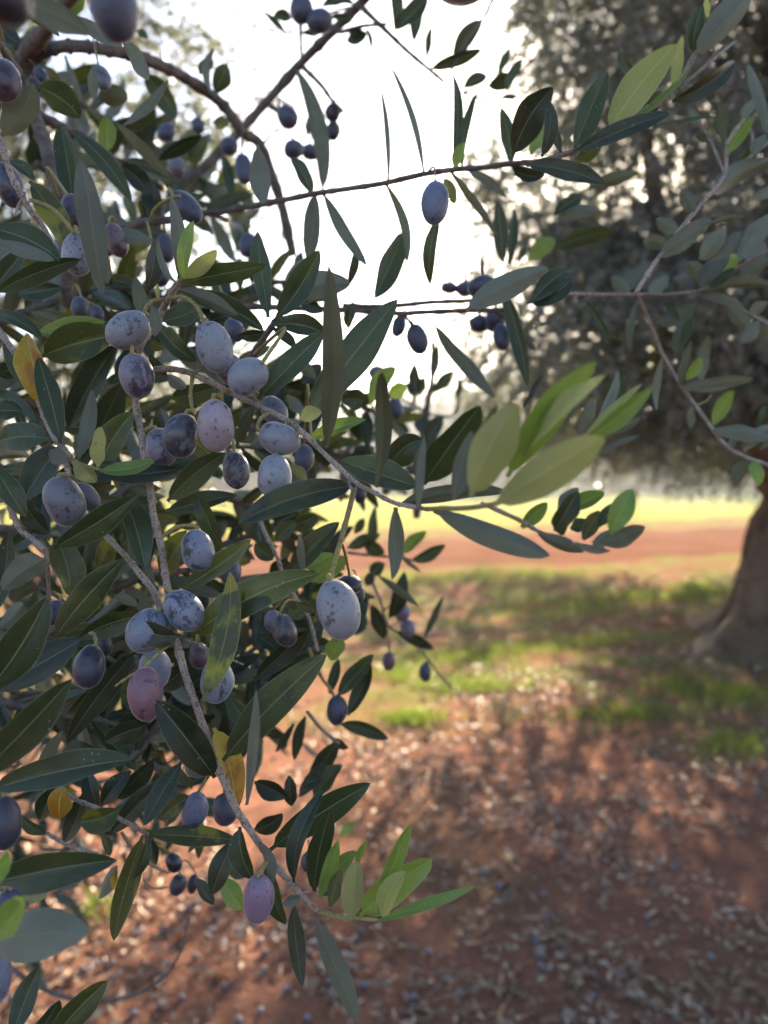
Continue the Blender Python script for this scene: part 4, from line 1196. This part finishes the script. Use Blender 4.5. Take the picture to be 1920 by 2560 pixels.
# ---------------------------------------------------------------- olives: tile, centre, length, width, tilt (clockwise from upright), depth, colour, rubbed, label
OL = '''
A 742,60 400 315 -4 .17 n .1|large blurred navy olive hanging from the top edge, nearest the lens
A 40,20 260 330 0 .12 d .1|very dark out-of-focus olive filling the top left corner
A 20,520 290 225 -16 .26 q .5|purple-brown olive at the left edge beside the thick limb
A 662,508 165 112 -18 .42 m .35|small grey-blue olive with a folded leaf against it, under the arching limb
A 1078,858 130 108 40 .62 n .1|dark blurred olive beside the green leaf under the arching limb
A 1285,812 108 92 -10 .66 n .1|small dim olive right under the bend of the arching limb
A 1485,950 118 115 20 .62 n .2|round dark olive where the two thick branches cross
A 1580,1095 205 115 -8 .55 n .2|long dark blue olive just below the crossing branches
A 1148,1090 132 112 -6 .6 m .1|blurred slate-blue olive in shade above the leaf tip left of the crossing branches
A 1212,1340 262 150 -42 .39 n .3|slanting blackish olive at the left end of the horizontal twig
A 55,1200 300 190 -18 .32 n .4|slate olive behind the forked twig at the left edge
A 500,1390 285 175 -28 .34 q .4|dark purple olive left of the tall upright leaf in the upper left
A 752,1555 225 140 -18 .36 w .4|wine-brown olive right of the tall upright leaf in the upper left
A 508,1645 290 205 -6 .3 b .15|smooth grey olive on a curved yellow stalk, upper left
A 1072,1610 185 130 0 .45 n .2|dim olive behind the narrow silvery leaf in the upper left
A 1610,1590 155 130 0 .5 n .2|dark olive behind the broad leaf left of the white sky
A 268,490 130 85 -30 .46 n .2|small dark olive in the fork of the thick limb
A 225,548 110 75 -50 .45 n .2|lower small dark olive in the fork of the thick limb
A 430,10 150 115 20 .42 q .3|dark violet olive at the top edge beside a yellow-green leaf
B 1335,-70 155 330 0 .2 v .1|pale purple olive just showing at the top edge of the white sky
B 292,60 178 150 0 .6 n .1|left olive of the pair at the top of the diagonal branch
B 412,138 172 150 50 .6 n .1|right olive of the pair at the top of the diagonal branch
B 202,760 152 135 -15 .66 n .15|lone round olive hanging closest to the diagonal branch
B 500,728 128 104 10 .68 d .1|upper olive of the two touching end to end on a thin stalk
B 500,848 132 94 10 .68 d .1|lower olive of the two touching end to end on a thin stalk
B 242,970 118 138 0 .64 n .1|left olive of the side-by-side pair against the white sky
B 352,985 98 122 0 .66 n .1|right olive of the side-by-side pair against the white sky
B 1160,1318 292 188 2 .385 u .3|single bluish olive hanging from the middle of the horizontal twig
D 830,478 300 228 62 .292 b .28|pale grey olive lying almost sideways at the top of the main cluster
D 886,778 292 222 -8 .288 v .35|mauve-grey olive with a dark polished lower end
D 1386,590 335 232 -14 .288 b .22|big pale blue olive with a dark scratch down its left side
D 1492,735 220 190 -40 .305 v .25|mauve olive half hidden between two pale ones
D 1608,785 278 230 44 .285 b .1|chalky round olive leaning right beside the long green leaf
D 1398,1100 342 234 -2 .284 p .12|pink-tinged pale olive with small purple nicks
D 1175,1165 292 222 14 .288 m .62|half dark, half grey olive touching the pink one
D 1045,1240 260 215 -20 .3 v .4|dull purple olive behind the mottled one
D 1528,1390 245 172 -6 .31 m .5|narrow dark grey olive under the pink one
D 416,1590 335 252 -6 .285 m .35|large speckled slate olive at the left below the yellow leaf
D 565,1560 205 140 -30 .3 m .3|small grey olive tucked behind the large speckled one at the left
D 520,335 140 120 0 .4 n .2|dark blue olive in shade behind the twig above the pale sideways olive
D 630,372 110 82 -20 .42 n .2|little shaded olive just left of the pale sideways olive
D 1020,95 210 150 -10 .37 n .3|violet-black olive in shade left of the yellow-green leaf
D 1520,480 165 120 -20 .38 n .2|shaded blue olive behind the glossy leaf, right of the scratched one
E 118,1005 215 160 -40 .33 m .4|blue-grey olive half hidden above the brown branch
E 155,1182 275 208 -66 .284 b .12|pale lilac-grey olive passing under the brown branch
E 122,1430 290 228 4 .28 b .05|smooth whitish olive with a notch at its stalk end
E 310,1312 185 128 0 .4 n .25|dark olive in shade right of the smooth whitish one
E 672,1545 125 84 0 .5 d .1|small dark olive just under the brown branch
E 1047,538 200 138 -18 .47 n .15|lone dark olive hanging in the centre of the sky gap
E 925,455 150 90 20 .48 n .15|dark olive squeezed between the broad leaf and the lone hanging one
E 785,757 90 112 0 .52 v .15|dim violet olive behind the tip of the broad leaf, centre
E 905,985 150 100 -10 .6 n .1|blurred olive low in the sky gap beside the yellow leaf
E 1250,207 76 112 0 .62 q .1|small olive at the left end of the dark trio in the sky
E 1355,215 100 122 0 .62 n .1|middle olive of the dark trio in the sky
E 1470,205 150 200 0 .45 n .2|largest olive of the dark trio, half behind a leaf
E 1448,440 112 132 0 .5 n .15|leftmost olive of the dark bunch under the paired twigs
E 1548,412 160 130 0 .49 n .15|topmost olive of the dark bunch under the paired twigs
E 1592,525 175 112 -10 .48 n .15|lowest olive of the dark bunch under the paired twigs
E 1690,460 120 90 0 .47 n .1|rightmost olive of the dark bunch under the paired twigs
G 350,655 172 150 20 .32 n .4|dark blue olive between long leaves at the left
G 1280,248 272 210 -4 .298 B .48|blue-grey olive with black rubbed patches, alone on a short stalk
G 1190,640 295 236 -38 .284 B .32|speckled pale blue olive right of the fruit stalk, low cluster
G 955,770 305 262 30 .284 B .38|scratched pale blue olive with a short leaf across it
G 1005,1020 275 208 0 .298 B .18|plain blue olive behind the wine-red one
G 944,1180 348 228 -8 .272 r .25|wine-red olive with pale bloom at the top
G 578,1002 280 200 12 .285 e .4|blackish olive hanging clear of the cluster on its left
G 672,870 140 110 0 .36 d .3|black olive in deep shade just above the blackish one
G 850,1000 150 110 0 .345 d .3|black olive in deep shade between the red and the blackish ones
G 1402,1095 292 218 4 .285 B .2|light blue olive half covered by a long yellowish leaf
G 1290,930 170 130 0 .36 q .3|violet olive in shade left of the long yellowish leaf
G 1490,380 190 150 0 .4 n .3|navy olive in shade above the big notched leaf
H 532,632 395 280 -16 .262 c .12|largest pale grey olive of all, near the centre, slightly blurred
H 186,768 215 152 -14 .345 m .55|two-toned dark olive left of the largest pale one
H 108,705 140 105 10 .37 v .3|mauve olive peeping over the two-toned dark one
H 605,470 125 170 0 .33 d .4|glossy black olive behind the top of the largest pale one
H 655,535 140 95 0 .35 d .3|black olive at the right shoulder of the largest pale one
H 948,655 112 95 10 .6 v .2|upper mauve olive of the small pair over the red soil
H 985,752 118 100 -20 .6 v .2|lower mauve olive of the small pair over the red soil
H 860,966 124 84 4 .63 f .1|tiny brown-purple olive dangling over the red soil
H 1098,1040 128 84 -4 .64 n .15|tiny blue-black olive dangling furthest right over the red soil
H 524,1286 192 130 0 .42 n .3|plump dark blue olive above the drooping pointed leaves
E 1540,1140 0 0 0 .4 n .1|skip
J 28,355 342 205 -4 .26 e .3|blue-black olive cut by the left edge, low in the picture
J 1260,280 258 162 14 .31 u .35|blue olive with a leaf over its stalk, low in the shaded leaves
J 1125,615 130 100 -20 .42 d .5|black olive of the low trio that catches light on one side
J 1152,758 138 112 10 .44 d .1|middle black olive of the low trio hanging in shade
J 1250,752 125 70 12 .45 d .1|narrow black olive of the low trio, furthest right
J -30,1345 360 190 0 .22 u .2|blurred blue olive cut by the left edge near the bottom
J 65,880 190 160 0 .24 n .2|dim blue olive behind the blurred green leaves, bottom left
J 1285,0 120 160 0 .3 k .1|greenish-grey olive tucked under the autumn yellow leaf
J 1455,270 210 160 0 .36 n .3|dark violet olive behind the autumn yellow leaf
J 1672,850 335 205 4 .268 p2 .2|pinkish-purple olive with red flecks at the low end of the hanging branch
K 475,720 215 130 20 .33 n .25|dark blue olive behind the young green leaves of the bottom shoot
K 345,610 140 105 0 .34 n .25|shaded blue olive behind the narrow leaf of the bottom shoot
'''
OC = {'B': (.20, .235, .315), 'b': (.25, .265, .305), 'c': (.26, .27, .30), 'm': (.13, .14, .17), 'p': (.37, .30, .345), 'p2': (.25, .165, .25), 'r': (.22, .105, .135), 'd': (.02, .02, .03),
      'e': (.035, .037, .058), 'n': (.052, .06, .1), 'u': (.13, .155, .24), 'v': (.18, .16, .215), 'q': (.075, .05, .07), 'w': (.14, .09, .10), 'f': (.11, .065, .085), 'k': (.13, .14, .11)}

def olive_mesh(L, Wd, rng):
    NU, NV = 22, 18
    verts, faces = [], []
    e = rng.uniform(-.06, .06); ax = rng.uniform(0, 6.28); lob = rng.uniform(.0, .05)
    for i in range(NU + 1):
        th = math.pi*i/NU; z = math.cos(th)
        r = math.sin(th)**.94 * (1 + e*z)
        zz = z*L/2
        if i == 0: zz -= L*.035           # the dimple at the stalk
        if i == NU: zz -= L*.022          # the small point at the other end
        for j in range(NV):
            a = 2*math.pi*j/NV
            rr = r*Wd/2*(1 + lob*math.cos(2*(a - ax)) + .014*math.sin(3*a + 4*z + ax) + .012*math.sin(5*z + 2*a + 2*ax) + .008*math.sin(7*a - 6*z))
            verts.append(Vector((rr*math.cos(a) + .035*Wd*math.sin(2.0*z + ax), rr*math.sin(a), zz)))
    for i in range(NU):
        for j in range(NV):
            faces.append((i*NV+j, (i+1)*NV+j, (i+1)*NV+(j+1) % NV, i*NV+(j+1) % NV))
    return verts, faces

def build_olive(p, L, Wd, ang, d, key, rub, label, rng):
    s = d/FPX
    c = cs(*p, d)
    tilt = rng.uniform(-.25, .25)
    ca, sa = math.cos(R(ang)), math.sin(R(ang))
    zax = Vector((sa*math.cos(tilt), ca*math.cos(tilt), math.sin(tilt)))     # camera space: up is +y
    xax = Vector((ca, -sa, 0)); yax = zax.cross(xax)
    rot = Matrix((xax, yax, zax)).transposed()
    spin = Matrix.Rotation(rng.uniform(0, 6.28), 3, 'Z')
    v, f = olive_mesh(L*s, Wd*s, rng)
    o = link('olive', mesh('olive', v, f), M['olive'])
    o.matrix_world = Matrix.LocRotScale(W(c), (CR @ rot @ spin).to_quaternion(), None)
    col = OC[key]; k = rng.uniform(.93, 1.07)
    o.color = (col[0]*k, col[1]*k, col[2]*k, min(.85, rub + .2))
    tag(o, label, 'olive', 'olives on the near branches')
    # the stalk, from the dimple to the closest twig
    top = c + zax*(L*s*.47)
    tx, ty = 960 - top.x/top.z*FPX, 1280 + top.y/top.z*FPX
    best, bp = 1e9, None
    for (sx, sy, sdp, own) in STEMS:
        q = math.hypot(sx - tx, sy - ty) + abs(sdp - d)*500
        if sy > ty + 25: q += 80
        if q < best: best, bp = q, (sx, sy, sdp)
    if bp is not None and best < 105:
        end = cs(*bp)
    else:
        end = cs(tx + rng.uniform(-14, 14), ty - rng.uniform(28, 45), d + .01)
    mid = (top + end)/2 + zax*(end - top).length*.22
    C = catmull([top - zax*L*s*.03, top + zax*min(L*s*.10, (end - top).length*.3), mid, end], 5)
    r = min(.0009, Wd*s*.055)
    tv, tf = tube(C, r*.95, r*1.15, rng, 8, True)
    inv = o.matrix_world.inverted()
    me = mesh('stalk', [inv @ W(q) for q in tv], tf)
    st = bpy.data.objects.new('stalk', me); COL.objects.link(st); me.materials.append(M['Y'] if key not in 'dn' or d < .45 else M['N'])
    st.parent = o
    return o
# ---------------------------------------------------------------- building the traced branches
def pdepth(t):
    a = t.split('>'); return float(a[0]), float(a[-1])
def build_branches():
    rng = random.Random(21)
    root = None; n = 0
    blocks = [b for b in BR.split('# ') if b.strip()]
    for blk in blocks:
        lines = blk.strip().split('\n'); label = lines[0].strip()
        root = None; n += 1
        for ln in lines[1:]:
            if not ln.strip(): continue
            if ln[0] == 'S':
                hd, pts = ln.split('|'); _, tile, mat, w0, w1 = hd.split()
                P = []
                for q in pts.split():
                    u, v, d = map(float, q.split(',')); x, y = px(tile, u, v); P.append((x, y, d))
                if root is None:
                    root = bpy.data.objects.new('olive_branch', None); COL.objects.link(root)
                    root.location = W(cs(*P[0])); root.empty_display_size = .02
                    tag(root, label, 'branch', 'branches of the near olive tree')
                build_stem(root, P, float(w0)*K, float(w1)*K, M[mat], rng, owner=n)
            else:
                a = ln.split(); blunt = a[-1] == '!'
                if blunt: a = a[:-1]
                _, tile, kind, d, b, t, wd = a[:7]
                bend = float(a[7]) if len(a) > 7 else 0; roll = float(a[8]) if len(a) > 8 else 20
                if rng.random() < .5: roll = -roll
                p0 = px(tile, *map(float, b.split(','))); p1 = px(tile, *map(float, t.split(',')))
                d0, d1 = pdepth(d)
                if d0 == d1:
                    real = math.hypot(p1[0]-p0[0], p1[1]-p0[1])/FPX*d0
                    d1 = d0 + rng.uniform(-.32, .32)*real
                build_leaf(root, p0, p1, float(wd)*K, d0, d1, kind, bend*K, R(roll), blunt, rng)
def build_olives():
    rng = random.Random(5)
    for ln in OL.strip().split('\n'):
        hd, label = ln.split('|'); t, c, L, Wd, ang, d, key, rub = hd.split()
        if float(L) == 0: continue
        build_olive(px(t, *map(float, c.split(','))), float(L)*K, float(Wd)*K, float(ang), float(d), key, float(rub), label, rng)

# ---------------------------------------------------------------- the inner branches of the near tree, behind the traced ones
def inner_branch(label, pts, d0, d1, nl, lpx, seed, kinds='ggdt', w0=22, group='shaded inner branches of the near olive tree'):
    """pts in photo pixels; leaves in opposite pairs along the twig; lpx: leaf length in pixels"""
    rng = random.Random(seed)
    n = len(pts)
    P = [(x, y, d0 + (d1 - d0)*i/(n - 1)) for i, (x, y) in enumerate(pts)]
    root = bpy.data.objects.new('olive_branch', None); COL.objects.link(root); root.location = W(cs(*P[0]))
    root.empty_display_size = .02
    tag(root, label, 'branch', group)
    C = catmull([cs(*p) for p in P], 12)
    build_stem(root, P, w0, w0*.45, M['N'], rng)
    for k in range(nl):
        s = .06 + .94*k/(nl - 1); i = min(len(C) - 2, int(s*(len(C) - 1)))
        c = C[i]; tg = (C[i+1] - c).normalized()
        x, y, d = 960 - c.x/c.z*FPX, 1280 + c.y/c.z*FPX, -c.z
        th = math.atan2(-tg.y, tg.x) + (1 if k % 2 else -1)*rng.uniform(.35, 1.25)
        l = lpx*rng.uniform(.7, 1.15)
        fs = rng.uniform(.55, 1.0)
        dz = (1 if rng.random() < .5 else -1)*math.sqrt(1 - fs*fs)*l/FPX*d
        kind = rng.choice(kinds)
        if rng.random() < .3: kind = 's'
        build_leaf(root, (x, y), (x + math.cos(th)*l*fs, y + math.sin(th)*l*fs), l*rng.uniform(.17, .27), d, max(.25, d + dz), kind,
                   rng.uniform(-.06, .06)*l, rng.uniform(-.8, .8), False, rng)
# ---------------------------------------------------------------- assemble
build_ground()
haze_box()
build_trees()
build_near_tree()
build_litter()
build_grass()
build_fallen()
build_bare_twig()
build_branches()
build_olives()
INNER = [
 ('dim leafy branch filling the space between the limb and the left edge, high up', [(-60, 60), (60, 170), (200, 260), (330, 330)], .62, .75, 26, 150, 1),
 ('dim branch running under the arching limb towards the crossing point', [(60, 420), (220, 400), (400, 420), (560, 470)], .66, .8, 26, 150, 2),
 ('shaded branch behind the slanting blackish olive', [(180, 700), (300, 590), (430, 520), (600, 560)], .55, .65, 26, 150, 3),
 ('shaded branch low behind the upright fan of leaves left of the sky', [(420, 900), (520, 800), (620, 720), (760, 700)], .5, .6, 24, 140, 4),
 ('deep branch behind the yellow-green leaf and the main cluster', [(-40, 820), (120, 760), (300, 720), (460, 760)], .45, .5, 22, 170, 5),
 ('deep branch behind the pale olives of the main cluster', [(180, 1000), (330, 930), (480, 880), (640, 920), (760, 1000)], .42, .55, 28, 150, 6),
 ('deep branch behind the purple olive and the fruit stalks', [(260, 1260), (380, 1180), (500, 1120), (640, 1120)], .4, .46, 22, 160, 7),
 ('deep branch behind the speckled slate olive at the left', [(-50, 1150), (80, 1200), (210, 1240), (340, 1330)], .38, .42, 24, 170, 8),
 ('deep branch below the folded yellow leaf', [(-50, 960), (60, 1000), (200, 1080), (300, 1130)], .4, .45, 22, 160, 9),
 ('deep branch behind the lower cluster of pale blue olives', [(240, 1480), (380, 1440), (520, 1430), (660, 1500)], .4, .48, 24, 160, 10),
 ('deep branch below the black olives in the shade', [(-40, 1560), (120, 1590), (260, 1640), (380, 1720)], .36, .42, 26, 160, 11),
 ('deep branch behind the wine-red olive reaching to the low twig', [(300, 1800), (420, 1740), (540, 1680), (640, 1620), (720, 1560)], .42, .5, 26, 140, 12),
 ('deep branch hanging behind the black olives low on the left', [(160, 1800), (280, 1850), (400, 1930), (500, 2050)], .42, .46, 22, 140, 13),
 ('deep branch behind the largest pale olive', [(560, 1240), (680, 1290), (770, 1380), (820, 1500)], .46, .56, 24, 130, 14),
 ('deep branch behind the whitish olive and the brown branch', [(600, 1060), (720, 1090), (830, 1130), (900, 1180)], .5, .6, 20, 120, 15),
 ('deep branch below the single bluish olive at the centre, above the glossy leaf', [(620, 1000), (740, 980), (860, 1000), (980, 1050)], .5, .62, 22, 120, 16),
 ('far inner branch in the gloom left of the pale sideways olive', [(-40, 640), (80, 690), (200, 740), (330, 780)], .5, .56, 26, 150, 21),
 ('far inner branch in the gloom between slate olive and pink-tinged olive', [(60, 1120), (200, 1060), (340, 1040), (500, 1060), (620, 1010)], .5, .56, 34, 130, 22),
 ('far inner branch in the gloom left of the rubbed blue-grey olive', [(-40, 1320), (100, 1330), (240, 1370), (380, 1350), (500, 1290)], .5, .56, 34, 130, 23),
 ('far inner branch in the gloom around the blackish olive', [(-40, 1680), (100, 1650), (230, 1600), (360, 1560), (470, 1560)], .48, .54, 34, 135, 24),
 ('far inner branch in the gloom above the low trio of black olives', [(60, 1960), (180, 1900), (320, 1840), (460, 1800), (580, 1760)], .48, .54, 26, 130, 25),
 ('far inner branch in the gloom right of the yellow autumn leaf', [(420, 1640), (520, 1700), (600, 1760), (660, 1840)], .5, .54, 20, 130, 26),
 ('far inner branch in the gloom behind the two-toned dark olive', [(500, 1380), (620, 1340), (720, 1290), (800, 1220)], .52, .6, 26, 120, 27),
 ('far inner branch in the gloom behind the notched leaf', [(600, 1620), (680, 1560), (760, 1480), (800, 1400)], .5, .56, 24, 115, 28),
 ('dark inner twig crossing behind the wine-red olive towards the autumn yellow leaf', [(150, 1560), (280, 1610), (400, 1660), (520, 1700)], .4, .42, 22, 170, 31, 'dd'),
 ('dark inner twig spreading below the wine-red olive', [(330, 1900), (400, 1800), (450, 1720), (520, 1660)], .4, .43, 20, 165, 32, 'ddg'),
 ('dark inner twig between the autumn yellow leaf and the plump dark blue olive', [(520, 1900), (600, 1800), (670, 1700), (720, 1640)], .42, .46, 18, 140, 33, 'ddg'),
 ('dark inner twig above the low trio of black olives at the lower left', [(-30, 1750), (120, 1780), (260, 1800), (400, 1850)], .4, .42, 20, 165, 34, 'ddg'),
 ('dark inner twig under the largest pale olive reaching right', [(620, 1560), (720, 1600), (790, 1560), (840, 1500)], .5, .55, 16, 110, 35, 'ddg'),
 ('faint far sprig low in the sky gap left of the sapling shoot', [(700, 1240), (800, 1170), (900, 1100), (980, 1020)], .85, .95, 26, 90, 41, 'gts'),
 ('faint far sprig behind the blurred bluish leaf right of the sapling shoot', [(960, 1230), (1050, 1160), (1130, 1110), (1230, 1050)], .9, 1.0, 24, 85, 42, 'gts'),
]
for row in INNER: inner_branch(*row)
